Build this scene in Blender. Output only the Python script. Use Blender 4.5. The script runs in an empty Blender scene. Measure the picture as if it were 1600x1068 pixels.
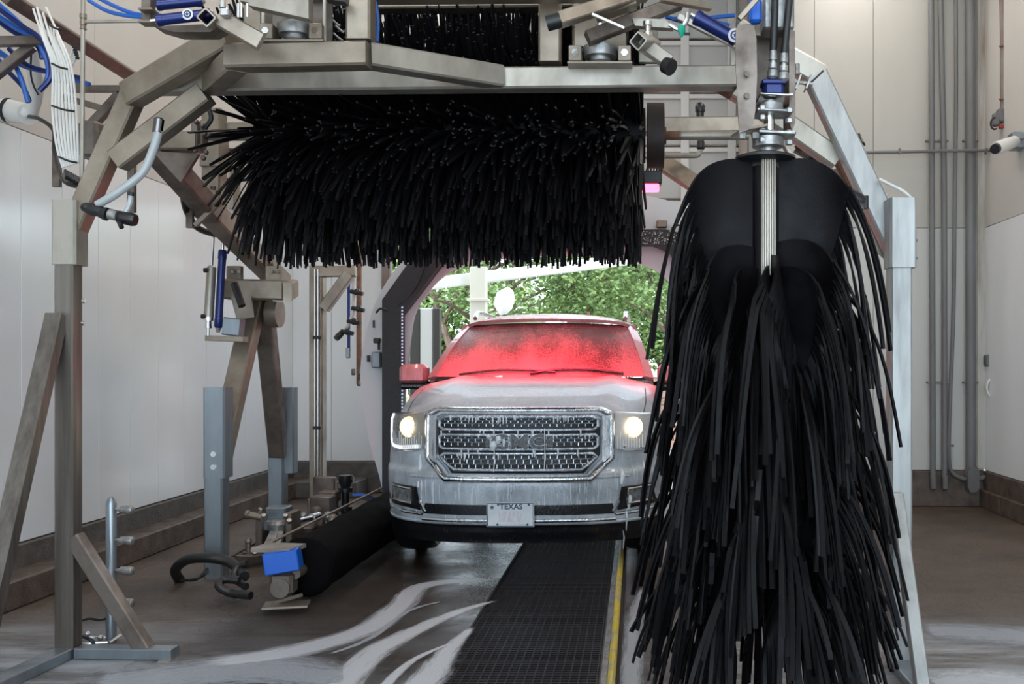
import bpy, math, random
from mathutils import Vector as V, Matrix, noise
R = math.radians
random.seed(7)
SC = bpy.context.scene
COL = SC.collection

# ---------------------------------------------------------------- camera, world, lights
F = 1500.0; CX, CY, CZ = 993.0, 567.0, 1.5
def at(x, y, d):
    """a point of the place: picture position x, y seen at d metres from the lens"""
    return V(((x - CX) * d / F, d, CZ - (y - CY) * d / F))
cd = bpy.data.cameras.new('camera'); cam = bpy.data.objects.new('camera', cd); COL.objects.link(cam)
cam.location = (0, 0, CZ); cam.rotation_euler = (R(90), 0, 0)
cd.sensor_width = 36; cd.lens = 36 * F / 1600
cd.shift_x = -(CX - 800) / 1600; cd.shift_y = (CY - 534) / 1600
cd.clip_start = 0.05; cd.clip_end = 300
SC.camera = cam
SC.view_settings.view_transform = 'Standard'; SC.view_settings.look = 'None'
SC.view_settings.gamma = 1; SC.view_settings.use_curve_mapping = False
SC.view_settings.exposure = 0.0
SC.cycles.use_denoising = True
SC.cycles.max_bounces = 8; SC.cycles.diffuse_bounces = 4; SC.cycles.glossy_bounces = 4
SC.cycles.sample_clamp_indirect = 6; SC.cycles.caustics_reflective = False; SC.cycles.caustics_refractive = False

W = bpy.data.worlds.new('sky'); SC.world = W; W.use_nodes = True
wn = W.node_tree.nodes; wl = W.node_tree.links
bg = wn['Background']; bg.inputs['Color'].default_value = (0.74, 0.88, 1.0, 1); bg.inputs['Strength'].default_value = 4.6

def light(name, kind, loc, rot, energy, color, size=None, size_y=None, portal=False, angle=None, spread=None):
    l = bpy.data.lights.new(name, kind); o = bpy.data.objects.new(name, l); COL.objects.link(o)
    o.location = loc; o.rotation_euler = rot; l.energy = energy; l.color = color
    if kind == 'AREA':
        l.shape = 'RECTANGLE'; l.size = size; l.size_y = size_y or size
        if portal: l.cycles.is_portal = True
        if spread: l.spread = spread
    if angle is not None and kind == 'SUN': l.angle = angle
    return o
light('sun', 'SUN', (0, 30, 20), (R(38), R(-22), 0), 3.6, (1.0, 0.95, 0.86), angle=0.02)
light('portal_entrance', 'AREA', (-0.15, -3.95, 2.3), (R(-90), 0, 0), 1, (1, 1, 1), 7.4, 4.5, portal=True)
FILL_LAMPS = [(-2.4, 1.2), (2.0, 1.2), (-2.4, 6.2), (2.3, 6.2), (-2.4, 9.6), (2.3, 9.0)]
for i, (lx, ly) in enumerate(FILL_LAMPS):
    light('ceiling_fill', 'AREA', (lx, ly, 6.02), (0, 0, 0), 45, (1.0, 0.93, 0.86), 0.3, 2.2)  # added fill lamps, unseen overhead, to brighten the bay

# ---------------------------------------------------------------- materials
def mat(name, col, rough=0.5, metal=0.0, col2=None, ns=6.0, nstr=(1, 1, 1), mixr=(0.35, 0.65), bump=0.0, bs=40.0,
        rough2=None, emit=None, es=0.0, coat=0.0, alpha=None, trans=0.0, spec=None, detail=4):
    m = bpy.data.materials.new(name); m.use_nodes = True
    nt = m.node_tree; N = nt.nodes; L = nt.links; b = N['Principled BSDF']
    b.inputs['Base Color'].default_value = (*col, 1); b.inputs['Roughness'].default_value = rough
    b.inputs['Metallic'].default_value = metal; b.inputs['Coat Weight'].default_value = coat
    b.inputs['Transmission Weight'].default_value = trans
    if spec is not None: b.inputs['Specular IOR Level'].default_value = spec
    if alpha is not None: b.inputs['Alpha'].default_value = alpha
    if emit: b.inputs['Emission Color'].default_value = (*emit, 1); b.inputs['Emission Strength'].default_value = es
    if col2 or rough2 is not None or bump:
        tc = N.new('ShaderNodeTexCoord'); mp = N.new('ShaderNodeMapping'); L.new(tc.outputs['Object'], mp.inputs['Vector'])
        mp.inputs['Scale'].default_value = nstr
    if col2 or rough2 is not None:
        nz = N.new('ShaderNodeTexNoise'); nz.inputs['Scale'].default_value = ns; nz.inputs['Detail'].default_value = detail
        nz.inputs['Roughness'].default_value = 0.62
        L.new(mp.outputs[0], nz.inputs['Vector'])
        r = N.new('ShaderNodeMapRange'); r.inputs[1].default_value = mixr[0]; r.inputs[2].default_value = mixr[1]
        L.new(nz.outputs[0], r.inputs[0])
        if col2:
            mx = N.new('ShaderNodeMix'); mx.data_type = 'RGBA'
            mx.inputs[6].default_value = (*col, 1); mx.inputs[7].default_value = (*col2, 1)
            L.new(r.outputs[0], mx.inputs[0]); L.new(mx.outputs[2], b.inputs['Base Color'])
        if rough2 is not None:
            r2 = N.new('ShaderNodeMapRange'); r2.inputs[3].default_value = rough; r2.inputs[4].default_value = rough2
            L.new(r.outputs[0], r2.inputs[0]); L.new(r2.outputs[0], b.inputs['Roughness'])
    if bump:
        n2 = N.new('ShaderNodeTexNoise'); n2.inputs['Scale'].default_value = bs; n2.inputs['Detail'].default_value = 3
        L.new(mp.outputs[0], n2.inputs['Vector'])
        bp = N.new('ShaderNodeBump'); bp.inputs['Strength'].default_value = bump; bp.inputs['Distance'].default_value = 0.01
        L.new(n2.outputs[0], bp.inputs['Height']); L.new(bp.outputs[0], b.inputs['Normal'])
    return m
M = {}
M['steel'] = mat('weathered_stainless', (0.35, 0.295, 0.235), 0.36, 0.6, (0.17, 0.135, 0.10), 2.6, (1, 1, 1), (0.40, 0.72), 0.05, 60, 0.5, detail=8)
M['steel_dark'] = mat('dull_stainless', (0.22, 0.185, 0.16), 0.42, 0.7, (0.11, 0.085, 0.07), 5, (1, 1, 1), (0.4, 0.7), 0.05, 60, 0.6)
M['steel_pale'] = mat('pale_stainless', (0.44, 0.405, 0.35), 0.36, 0.55, (0.27, 0.24, 0.20), 4, (1, 1, .5), (0.4, 0.7), 0.06, 50, 0.5)
M['steel_post'] = mat('dark_streaked_stainless', (0.215, 0.19, 0.165), 0.34, 0.7, (0.10, 0.085, 0.075), 6, (3, 3, .12), (0.35, 0.7), 0.05, 60, 0.5, detail=6)
M['velvet'] = mat('black_velvet_cloth', (0.004, 0.0035, 0.004), 0.8, spec=0.05, bump=.3, bs=60)
M['steel_cool'] = mat('cool_brushed_stainless', (0.40, 0.405, 0.40), 0.36, 0.55, (0.26, 0.265, 0.26), 5, (2, 2, .3), (0.4, 0.7), 0.06, 50, 0.45)
M['galv'] = mat('wet_galvanised_steel', (0.30, 0.34, 0.37), 0.3, 0.75, (0.20, 0.22, 0.24), 4, (1, 1, .25), (0.4, 0.7), 0.06, 60, 0.45)
M['chrome'] = mat('bright_steel', (0.72, 0.72, 0.72), 0.2, 1.0)
M['cast'] = mat('cast_metal', (0.42, 0.42, 0.41), 0.4, 0.7, (0.25, 0.25, 0.25), 20, (1, 1, 1), (0.4, 0.6))
M['rust'] = mat('rusty_steel', (0.16, 0.075, 0.045), 0.7, 0.2, (0.26, 0.14, 0.09), 12)
M['foamblack'] = mat('black_foam_strip', (0.0045, 0.004, 0.005), 0.55, 0, (0.008, 0.007, 0.009), 9, spec=0.22, bump=0.15, bs=90)
M['foamblack2'] = mat('wet_black_foam_strip', (0.0035, 0.003, 0.004), 0.38, 0, (0.006, 0.0055, 0.007), 7, rough2=0.62, spec=0.15, bump=0.12, bs=90)
M['rubber'] = mat('black_rubber', (0.012, 0.012, 0.013), 0.42, 0, spec=0.5)
M['blackplastic'] = mat('black_plastic', (0.012, 0.012, 0.014), 0.3)
M['browndisc'] = mat('brown_black_end_plate', (0.045, 0.025, 0.022), 0.6, 0.0, (0.02, 0.014, 0.014), 10)
M['blue'] = mat('blue_hose', (0.012, 0.10, 0.42), 0.35)
M['navy'] = mat('blue_anodised', (0.010, 0.022, 0.13), 0.28, 0.3)
M['bluepaint'] = mat('blue_painted_plate', (0.008, 0.11, 0.55), 0.35)
M['whiteplastic'] = mat('white_plastic', (0.72, 0.71, 0.68), 0.4)
M['clear'] = mat('milky_clear_hose', (0.62, 0.66, 0.68), 0.15, 0, trans=0.35)
M['greypvc'] = mat('grey_conduit', (0.165, 0.17, 0.172), 0.55, 0, (0.12, 0.115, 0.11), 2, (1, 1, .3))
M['pvcbrown'] = mat('rust_stained_conduit', (0.19, 0.17, 0.16), 0.5, 0, (0.17, 0.075, 0.06), 3)
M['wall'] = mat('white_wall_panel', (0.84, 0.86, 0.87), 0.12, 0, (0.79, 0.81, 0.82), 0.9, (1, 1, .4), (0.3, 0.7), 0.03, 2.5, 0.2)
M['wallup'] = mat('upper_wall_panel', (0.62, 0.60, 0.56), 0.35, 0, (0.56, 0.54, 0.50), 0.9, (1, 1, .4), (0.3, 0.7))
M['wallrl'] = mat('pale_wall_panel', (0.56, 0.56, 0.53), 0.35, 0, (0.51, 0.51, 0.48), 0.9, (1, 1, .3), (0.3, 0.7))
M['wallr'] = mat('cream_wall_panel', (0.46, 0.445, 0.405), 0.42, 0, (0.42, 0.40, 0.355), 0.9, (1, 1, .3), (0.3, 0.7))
M['joint'] = mat('panel_joint', (0.30, 0.29, 0.27), 0.6)
M['ceil'] = mat('white_ceiling', (0.72, 0.71, 0.68), 0.6)
M['curb'] = mat('aggregate_concrete', (0.13, 0.115, 0.105), 0.6, 0, (0.055, 0.045, 0.038), 9, (1, 1, 1), (0.35, 0.7), 0.5, 90, 0.5, detail=8)
M['curbtop'] = mat('wet_brown_concrete', (0.135, 0.098, 0.074), 0.4, 0, (0.05, 0.036, 0.030), 7, (1, 1, 1), (0.3, 0.7), 0.5, 90, 0.6, detail=9)
M['white_arch'] = mat('white_arch_panel', (0.66, 0.66, 0.68), 0.35)
M['blackband'] = mat('wet_black_foam_band', (0.012, 0.011, 0.013), 0.35, 0, (0.10, 0.10, 0.11), 260, (1, 1, 1), (0.60, 0.68), 0.4, 200)
M['rim'] = mat('dark_rim', (0.03, 0.03, 0.03), 0.5)
M['led'] = mat('led_dot', (0.8, 0.85, 1), 0.3, emit=(0.6, 0.7, 1.0), es=.5)
M['redglow'] = mat('red_lamp_lens', (0.8, 0.1, 0.15), 0.3, emit=(1.0, 0.10, 0.18), es=5.0)
M['doorpanel'] = mat('overhead_door_panel', (0.50, 0.495, 0.46), 0.4)
M['doorframe'] = mat('overhead_door_rail', (0.66, 0.65, 0.61), 0.35)
M['bark'] = mat('tree_bark', (0.16, 0.11, 0.08), 0.9, 0, (0.09, 0.06, 0.045), 14, (1, 1, .2))
M['leaf'] = mat('green_leaf', (0.10, 0.165, 0.05), 0.5, 0, (0.17, 0.25, 0.09), 1.5, trans=0.0, spec=0.3)
M['leaf2'] = mat('yellow_green_leaf', (0.15, 0.22, 0.06), 0.5, 0, (0.25, 0.33, 0.12), 1.5, spec=0.3)
M['outwhite'] = mat('white_painted_steel', (0.75, 0.73, 0.68), 0.5)
M['outcolumn'] = mat('cream_painted_column', (0.62, 0.56, 0.46), 0.6)
M['outdark'] = mat('dark_bronze_frame', (0.06, 0.052, 0.045), 0.5)
M['ground'] = mat('pale_pavement', (0.42, 0.40, 0.37), 0.7, 0, (0.33, 0.31, 0.29), 1.2)
M['lawn'] = mat('sunlit_lawn', (0.10, 0.17, 0.04), 0.9, 0, (0.16, 0.22, 0.07), 3)
M['brickwall'] = mat('pinkish_brick', (0.36, 0.22, 0.17), 0.8, 0, (0.28, 0.17, 0.13), 4)
M['lampwhite'] = mat('fill_lamp_lens', (0.9, 0.88, 0.82), 0.4, emit=(1.0, 0.88, 0.76), es=6.0)
M['yellow'] = mat('worn_yellow_paint', (0.62, 0.47, 0.02), 0.35, 0, (0.36, 0.35, 0.28), 9, (3, 1, 1), (0.50, 0.62), 0.2, 60, detail=7)
M['strip'] = mat('wet_steel_strip', (0.26, 0.26, 0.28), 0.25, 0.3, (0.16, 0.15, 0.15), 8, (2, 1, 1), (0.4, 0.65), 0.3, 60)
M['grate'] = mat('black_grating', (0.020, 0.016, 0.019), 0.35, 0.3, (0.055, 0.048, 0.055), 5, (8, 1, 1), (0.5, 0.75))
M['pit'] = mat('dark_pit', (0.006, 0.005, 0.006), 0.8)
M['green'] = mat('teal_fitting', (0.0, 0.35, 0.22), 0.4)
M['red'] = mat('red_fitting', (0.35, 0.03, 0.02), 0.4)

# ---------------------------------------------------------------- mesh builder
OFF = {}
class MB:
    def __init__(s): s.v = []; s.f = []
    def add(s, vs, fs):
        n = len(s.v); s.v += [tuple(p) for p in vs]; s.f += [tuple(i + n for i in f) for f in fs]; return s
    def box(s, c, d, rot=None, bev=0.0):
        x, y, z = [k / 2 for k in d]; c = V(c)
        if bev and min(x, y, z) > bev:
            prof = [(x - bev, -y), (x, -y + bev), (x, y - bev), (x - bev, y), (-x + bev, y), (-x, y - bev), (-x, -y + bev), (-x + bev, -y)]
            p2 = [(a * (1 - bev / x), b * (1 - bev / y)) for a, b in prof]
            vs = [V((a, b, -z)) for a, b in p2] + [V((a, b, -z + bev)) for a, b in prof] + [V((a, b, z - bev)) for a, b in prof] + [V((a, b, z)) for a, b in p2]
            fs = [tuple(range(7, -1, -1)), tuple(range(24, 32))]
            for k in range(3):
                for i in range(8): fs.append((k * 8 + i, k * 8 + (i + 1) % 8, k * 8 + 8 + (i + 1) % 8, k * 8 + 8 + i))
        else:
            vs = [V((a, b, e)) for e in (-z, z) for a, b in ((-x, -y), (x, -y), (x, y), (-x, y))]
            fs = [(3, 2, 1, 0), (4, 5, 6, 7), (0, 1, 5, 4), (1, 2, 6, 5), (2, 3, 7, 6), (3, 0, 4, 7)]
        if rot is not None: vs = [rot @ p for p in vs]
        return s.add([p + c for p in vs], fs)
    def frame(s, p1, p2, up=(0, 0, 1)):
        t = (V(p2) - V(p1)).normalized(); u = V(up)
        if abs(t.dot(u)) > 0.97: u = V((0, 1, 0))
        a = t.cross(u).normalized(); return t, a, a.cross(t).normalized()
    def beam(s, p1, p2, w, h, up=(0, 0, 1), bev=None, hollow=False):
        """rectangular tube from p1 to p2: w across, h along the up side"""
        p1, p2 = V(p1), V(p2); t, a, b = s.frame(p1, p2, up)
        c = bev if bev is not None else min(w, h) * 0.09; x, y = w / 2, h / 2
        prof = [(x - c, -y), (x, -y + c), (x, y - c), (x - c, y), (-x + c, y), (-x, y - c), (-x, -y + c), (-x + c, -y)]
        vs = [p + a * q + b * r for p in (p1, p2) for q, r in prof]
        fs = [(i, (i + 1) % 8, 8 + (i + 1) % 8, 8 + i) for i in range(8)]
        if hollow:
            k = 0.80; dp = (p2 - p1) * min(0.95, 0.5)
            vs += [p1 + a * q * k + b * r * k for q, r in prof] + [p1 + dp + a * q * k + b * r * k for q, r in prof]
            fs += [((i + 1) % 8, i, 16 + i, 16 + (i + 1) % 8) for i in range(8)]
            fs += [(16 + (i + 1) % 8, 16 + i, 24 + i, 24 + (i + 1) % 8) for i in range(8)]
            fs += [tuple(range(31, 23, -1)), tuple(range(8, 16))]
        else: fs += [tuple(range(7, -1, -1)), tuple(range(8, 16))]
        return s.add(vs, fs)
    def tube(s, pts, r, n=8, caps=True, sx=1.0):
        pts = [V(p) for p in pts]; rs = r if isinstance(r, (list, tuple)) else [r] * len(pts)
        vs = []; prev = None
        for i, p in enumerate(pts):
            q = pts[min(i + 1, len(pts) - 1)]; o = pts[max(i - 1, 0)]
            t = (q - o)
            if t.length < 1e-9: t = V((0, 0, 1))
            t.normalize()
            if prev is None:
                u = V((0, 0, 1)) if abs(t.z) < 0.9 else V((0, 1, 0)); a = t.cross(u).normalized()
            else:
                a = prev - t * prev.dot(t)
                a = a.normalized() if a.length > 1e-6 else prev
            prev = a; b = t.cross(a)
            for k in range(n):
                g = 2 * math.pi * k / n; vs.append(p + (a * math.cos(g) * sx + b * math.sin(g)) * rs[i])
        fs = []
        for i in range(len(pts) - 1):
            for k in range(n): fs.append((i * n + k, i * n + (k + 1) % n, (i + 1) * n + (k + 1) % n, (i + 1) * n + k))
        if caps: fs += [tuple(range(n - 1, -1, -1)), tuple(range((len(pts) - 1) * n, len(pts) * n))]
        return s.add(vs, fs)
    def cyl(s, p1, p2, r, r2=None, n=16): return s.tube([p1, p2], [r, r if r2 is None else r2], n)
    def rod(s, p1, p2, steps, n=16):
        """turned piece: steps = [(fraction along, radius) ...]"""
        p1, p2 = V(p1), V(p2); return s.tube([p1.lerp(p2, a) for a, _ in steps], [b for _, b in steps], n)
    def ball(s, c, r, n=10, m=6, sc=(1, 1, 1)):
        c = V(c); vs = [c + V((0, 0, r * sc[2]))]
        for i in range(1, m):
            for k in range(n):
                a = math.pi * i / m; g = 2 * math.pi * k / n
                vs.append(c + V((math.sin(a) * math.cos(g) * r * sc[0], math.sin(a) * math.sin(g) * r * sc[1], math.cos(a) * r * sc[2])))
        vs.append(c - V((0, 0, r * sc[2]))); fs = []
        for k in range(n): fs.append((0, 1 + k, 1 + (k + 1) % n)); fs.append((len(vs) - 1, 1 + (m - 2) * n + (k + 1) % n, 1 + (m - 2) * n + k))
        for i in range(m - 2):
            for k in range(n): fs.append((1 + i * n + k, 1 + (i + 1) * n + k, 1 + (i + 1) * n + (k + 1) % n, 1 + i * n + (k + 1) % n))
        return s.add(vs, fs)
    def prism(s, poly, ext):
        """flat outline (3-D points) pushed along ext"""
        poly = [V(p) for p in poly]; n = len(poly); e = V(ext)
        return s.add(poly + [p + e for p in poly], [tuple(range(n - 1, -1, -1)), tuple(range(n, 2 * n))] + [(i, (i + 1) % n, n + (i + 1) % n, n + i) for i in range(n)])
    def ring(s, inner, outer, ext):
        """open band between two outlines with the same count, pushed along ext (outlines not closed)"""
        n = len(inner); e = V(ext); a = [V(p) for p in inner]; b = [V(p) for p in outer]
        vs = a + b + [p + e for p in a] + [p + e for p in b]; fs = []
        for i in range(n - 1):
            fs += [(i, i + 1, n + i + 1, n + i), (2 * n + i + 1, 2 * n + i, 3 * n + i, 3 * n + i + 1),
                   (i + 1, i, 2 * n + i, 2 * n + i + 1), (n + i, n + i + 1, 3 * n + i + 1, 3 * n + i)]
        fs += [(0, n, 3 * n, 2 * n), (2 * n - 1, n - 1, 3 * n - 1, 4 * n - 1)]
        return s.add(vs, fs)
    def grid(s, fn, nu, nv):
        vs = [fn(i / nu, j / nv) for j in range(nv + 1) for i in range(nu + 1)]
        return s.add(vs, [(j * (nu + 1) + i, j * (nu + 1) + i + 1, (j + 1) * (nu + 1) + i + 1, (j + 1) * (nu + 1) + i) for j in range(nv) for i in range(nu)])
    def slab(s, fn, nu, nv, th):
        """a grid given thickness th along its own normals"""
        g = [[V(fn(i / nu, j / nv)) for i in range(nu + 1)] for j in range(nv + 1)]; vs = []; w = nu + 1
        nn = []
        for j in range(nv + 1):
            for i in range(nu + 1):
                du = g[j][min(i + 1, nu)] - g[j][max(i - 1, 0)]; dv = g[min(j + 1, nv)][i] - g[max(j - 1, 0)][i]
                k = du.cross(dv); nn.append(k.normalized() if k.length > 1e-12 else V((0, 0, 1)))
        flat = [p for r in g for p in r]; N = len(flat)
        vs = flat + [p - n * th for p, n in zip(flat, nn)]; fs = []
        for j in range(nv):
            for i in range(nu):
                a, b, c, d = j * w + i, j * w + i + 1, (j + 1) * w + i + 1, (j + 1) * w + i
                fs += [(a, b, c, d), (N + d, N + c, N + b, N + a)]
        for i in range(nu):
            fs += [(i + 1, i, N + i, N + i + 1), (nv * w + i, nv * w + i + 1, N + nv * w + i + 1, N + nv * w + i)]
        for j in range(nv):
            fs += [(j * w, (j + 1) * w, N + (j + 1) * w, N + j * w), ((j + 1) * w + nu, j * w + nu, N + j * w + nu, N + (j + 1) * w + nu)]
        return s.add(vs, fs)
    def build(s, name, m, parent=None, smooth=True, ang=0.6, label=None, kind=None):
        off = OFF.get(parent.name, V((0, 0, 0))) if parent else V((0, 0, 0))
        me = bpy.data.meshes.new(name); me.from_pydata([(a - off.x, b - off.y, c - off.z) for a, b, c in s.v], [], s.f); me.update()
        me.materials.append(M[m] if isinstance(m, str) else m)
        if smooth:
            me.polygons.foreach_set('use_smooth', [True] * len(me.polygons))
            me.set_sharp_from_angle(angle=ang)
        o = bpy.data.objects.new(name, me); COL.objects.link(o)
        if parent: o.parent = parent
        OFF[o.name] = off
        if label: o['label'] = label
        if kind: o['kind'] = kind
        return o
def tag(o, label=None, cat=None, group=None, kind=None):
    if label: o['label'] = label
    if cat: o['category'] = cat
    if group: o['group'] = group
    if kind: o['kind'] = kind
    return o
def thing(name, label, cat, loc=(0, 0, 0), group=None):
    o = bpy.data.objects.new(name, None); COL.objects.link(o); o.location = loc; o.empty_display_size = 0.1
    OFF[o.name] = V(loc); return tag(o, label, cat, group)
def struct(name, mb, m, parent=None, **k):
    o = mb.build(name, m, parent, **k)
    if parent is None: o['kind'] = 'structure'
    return o
def bez(pts, n=24):
    """smooth path through the points"""
    pts = [V(p) for p in pts]; q = [pts[0] * 2 - pts[1]] + pts + [pts[-1] * 2 - pts[-2]]; out = []; segs = len(pts) - 1; per = max(2, n // segs)
    for i in range(segs):
        a, b, c, d = q[i:i + 4]
        for k in range(per):
            t = k / per
            out.append(0.5 * ((2 * b) + (c - a) * t + (2 * a - 5 * b + 4 * c - d) * t * t + (3 * b - a - 3 * c + d) * t ** 3))
    out.append(pts[-1]); return out
def text_mb(txt, size, depth, xf, bold=0.0):
    """lettering as a mesh: xf maps (x, y, z) of the letters to the place"""
    cu = bpy.data.curves.new('t', 'FONT'); cu.body = txt; cu.size = size; cu.extrude = depth; cu.offset = bold; cu.align_x = 'CENTER'; cu.align_y = 'CENTER'; cu.resolution_u = 3
    o = bpy.data.objects.new('t', cu); COL.objects.link(o)
    dg = bpy.context.evaluated_depsgraph_get(); me = o.evaluated_get(dg).to_mesh()
    mb = MB().add([xf(v.co) for v in me.vertices], [tuple(p.vertices) for p in me.polygons])
    o.evaluated_get(dg).to_mesh_clear(); bpy.data.objects.remove(o); bpy.data.curves.remove(cu); return mb
# ---------------------------------------------------------------- the room
XL, XR, YB, YR, YF, ZT = -4.0, 3.67, 11.2, 10.1, -4.0, 6.1
XO0, XO1, XRW = -2.93, 1.30, 1.20     # exit opening, start of the right back wall
def floor_material():
    m = mat('wet_aggregate_floor', (0.085, 0.058, 0.045), 0.3); nt = m.node_tree; N = nt.nodes; L = nt.links; b = N['Principled BSDF']
    g = N.new('ShaderNodeNewGeometry')
    def nz(sc, det, sx=1, sy=1, ro=0.6):
        mp = N.new('ShaderNodeMapping'); mp.inputs['Scale'].default_value = (sx, sy, 1); L.new(g.outputs['Position'], mp.inputs[0])
        n = N.new('ShaderNodeTexNoise'); n.inputs['Scale'].default_value = sc; n.inputs['Detail'].default_value = det; n.inputs['Roughness'].default_value = ro
        L.new(mp.outputs[0], n.inputs['Vector']); return n.outputs[0]
    def mr(x, a, c, lo=0, hi=1):
        r = N.new('ShaderNodeMapRange'); r.inputs[1].default_value = a; r.inputs[2].default_value = c; r.inputs[3].default_value = lo; r.inputs[4].default_value = hi
        L.new(x, r.inputs[0]); return r.outputs[0]
    def mix(f, a, c):
        x = N.new('ShaderNodeMix'); x.data_type = 'RGBA'; L.new(f, x.inputs[0])
        for k, q in ((6, a), (7, c)):
            if isinstance(q, tuple): x.inputs[k].default_value = (*q, 1)
            else: L.new(q, x.inputs[k])
        return x.outputs[2]
    def mul(a, c):
        x = N.new('ShaderNodeMath'); x.operation = 'MULTIPLY'; L.new(a, x.inputs[0])
        if isinstance(c, float): x.inputs[1].default_value = c
        else: L.new(c, x.inputs[1])
        return x.outputs[0]
    patches = mr(nz(0.9, 4), 0.38, 0.62); grit = mr(nz(34, 8, ro=0.85), 0.40, 0.62)
    c = mix(patches, (0.085, 0.057, 0.041), (0.170, 0.120, 0.088)); c = mix(mul(grit, 0.75), c, (0.014, 0.009, 0.007)); c = mix(mul(mr(nz(60, 3, ro=.7), .60, .68), .5), c, (.20, .15, .12))
    sep = N.new('ShaderNodeSeparateXYZ'); L.new(g.outputs['Position'], sep.inputs[0])
    # the wheel lane runs with water: soaked concrete is darker and glossier there
    ab = N.new('ShaderNodeMath'); ab.operation = 'ADD'; ab.inputs[1].default_value = 1.0; L.new(sep.outputs[0], ab.inputs[0])
    ab2 = N.new('ShaderNodeMath'); ab2.operation = 'ABSOLUTE'; L.new(ab.outputs[0], ab2.inputs[0])
    ab3 = N.new('ShaderNodeMath'); ab3.operation = 'MULTIPLY_ADD'; L.new(nz(1.3, 5), ab3.inputs[0]); ab3.inputs[1].default_value = 1.1; L.new(ab2.outputs[0], ab3.inputs[2])
    dry = mr(ab3.outputs[0], 1.75, 2.35)
    c = mix(mr(dry, 0, 1, .72, 0), c, (0.012, 0.008, 0.007))
    # soap film plus pale reflected sheen painted into the slab near the entrance side
    near = mr(sep.outputs[1], 5.9, 4.9); film = mr(nz(1.9, 9, 0.35, 1.9, 0.75), 0.36, 0.60); fk = mul(mul(mul(near, film), mr(dry, 0, 1, .18, 1)), 0.9)
    c = mix(fk, c, (0.48, 0.51, 0.55)); L.new(c, b.inputs['Base Color'])
    rg = N.new('ShaderNodeMath'); rg.operation = 'MULTIPLY_ADD'; L.new(dry, rg.inputs[0]); rg.inputs[1].default_value = .26; L.new(mr(nz(1.6, 5), 0.35, 0.65, 0.05, 0.24), rg.inputs[2]); L.new(rg.outputs[0], b.inputs['Roughness'])
    bp = N.new('ShaderNodeBump'); bp.inputs['Strength'].default_value = 0.9; bp.inputs['Distance'].default_value = 0.012
    L.new(nz(26, 7, ro=.75), bp.inputs['Height']); L.new(bp.outputs[0], b.inputs['Normal']); return m
M['floor'] = floor_material()
GX0, GX1 = -0.935, -0.165    # the conveyor trench
f = MB()
f.box(((XL - .3 + GX0) / 2, 3.6, -.2), (GX0 - XL + .3, 15.4, .4)); f.box(((XR + .3 + GX1) / 2, 3.6, -.2), (XR + .3 - GX1, 15.4, .4))
f.box(((GX0 + GX1) / 2, 3.6, -.45), (GX1 - GX0, 15.4, .1))
struct('floor', f, 'floor', smooth=False)
struct('ceiling', MB().box((-.15, 3.6, ZT + .1), (XR - XL + .6, 15.6, .2)), 'ceil', smooth=False)

def panels(root, m, runs, lo, hi, axis, plane, inward, gap=0.004, th=0.03):
    for a, c in zip(runs[:-1], runs[1:]):
        if axis == 'y': MB().box((plane - inward * th / 2, (a + c) / 2, (lo + hi) / 2), (th, c - a - gap, hi - lo - gap), bev=0.003).build('panel', m, root)
        else: MB().box(((a + c) / 2, plane - inward * th / 2, (lo + hi) / 2), (c - a - gap, th, hi - lo - gap), bev=0.003).build('panel', m, root)
# left wall: concrete stem, ledge in front of it, white panels above
wl_ = struct('wall_left', MB().box((XL - .13, 3.6, ZT / 2), (.2, 15.4, ZT)), 'joint', smooth=False)
ys = [YB - 0.45 * k for k in range(0, 20)][::-1]
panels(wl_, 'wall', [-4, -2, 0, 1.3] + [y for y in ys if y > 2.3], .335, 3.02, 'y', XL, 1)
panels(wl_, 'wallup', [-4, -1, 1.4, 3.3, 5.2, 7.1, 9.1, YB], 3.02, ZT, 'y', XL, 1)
struct('baseboard_left', MB().box((XL + .01, 3.6, .165), (.06, 15.2, .33), bev=.004), 'curb')
struct('trim_1', MB().box((-3.885, 3.6, .09), (.23, 15.2, .18), bev=.012), 'curbtop')
# right wall
wr = struct('wall_right', MB().box((XR + .13, 3.05, ZT / 2), (.2, 14.1, ZT)), 'joint', smooth=False)
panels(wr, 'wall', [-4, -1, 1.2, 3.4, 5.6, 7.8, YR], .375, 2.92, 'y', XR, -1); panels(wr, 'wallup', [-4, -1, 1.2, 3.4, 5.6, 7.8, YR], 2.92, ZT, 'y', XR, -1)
k = 0
y = YR
rb = MB().box((XR + .0, 3.05, .187), (.06, 14.1, .37), bev=.004)
bw = struct('baseboard_right', rb, 'curbtop')
for i in range(6):
    MB().box((XR - .04, YR - .3 - i * .62, .09), (.06, .60, .18), bev=.006).build('concrete_block', 'curbtop', bw)
# right part of the back wall
wb = struct('wall_back_right', MB().box(((XRW + XR) / 2, YR + .13, ZT / 2), (XR - XRW, .2, ZT)), 'joint', smooth=False)
xs = [XRW, 1.88, 2.50, 3.11, XR]
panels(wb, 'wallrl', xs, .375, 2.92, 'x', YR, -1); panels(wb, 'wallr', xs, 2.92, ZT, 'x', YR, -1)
struct('baseboard_back_right', MB().box(((XRW + XR) / 2, YR - .02, .187), (XR - XRW, .06, .37), bev=.005), 'curbtop')
struct('wall_return', MB().box((XRW + .05, (YR + YB) / 2 + .1, ZT / 2), (.1, YB - YR + .2, ZT)), 'wallr')
struct('trim_2', MB().box((XR - .03, YR - .012, 3.24), (.10, .02, 5.7), bev=.002), mat('stained_corner_trim', (.52, .49, .44), .5, 0, (.26, .19, .14), 2.2, (3, 3, .35), (.42, .7)))
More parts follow.
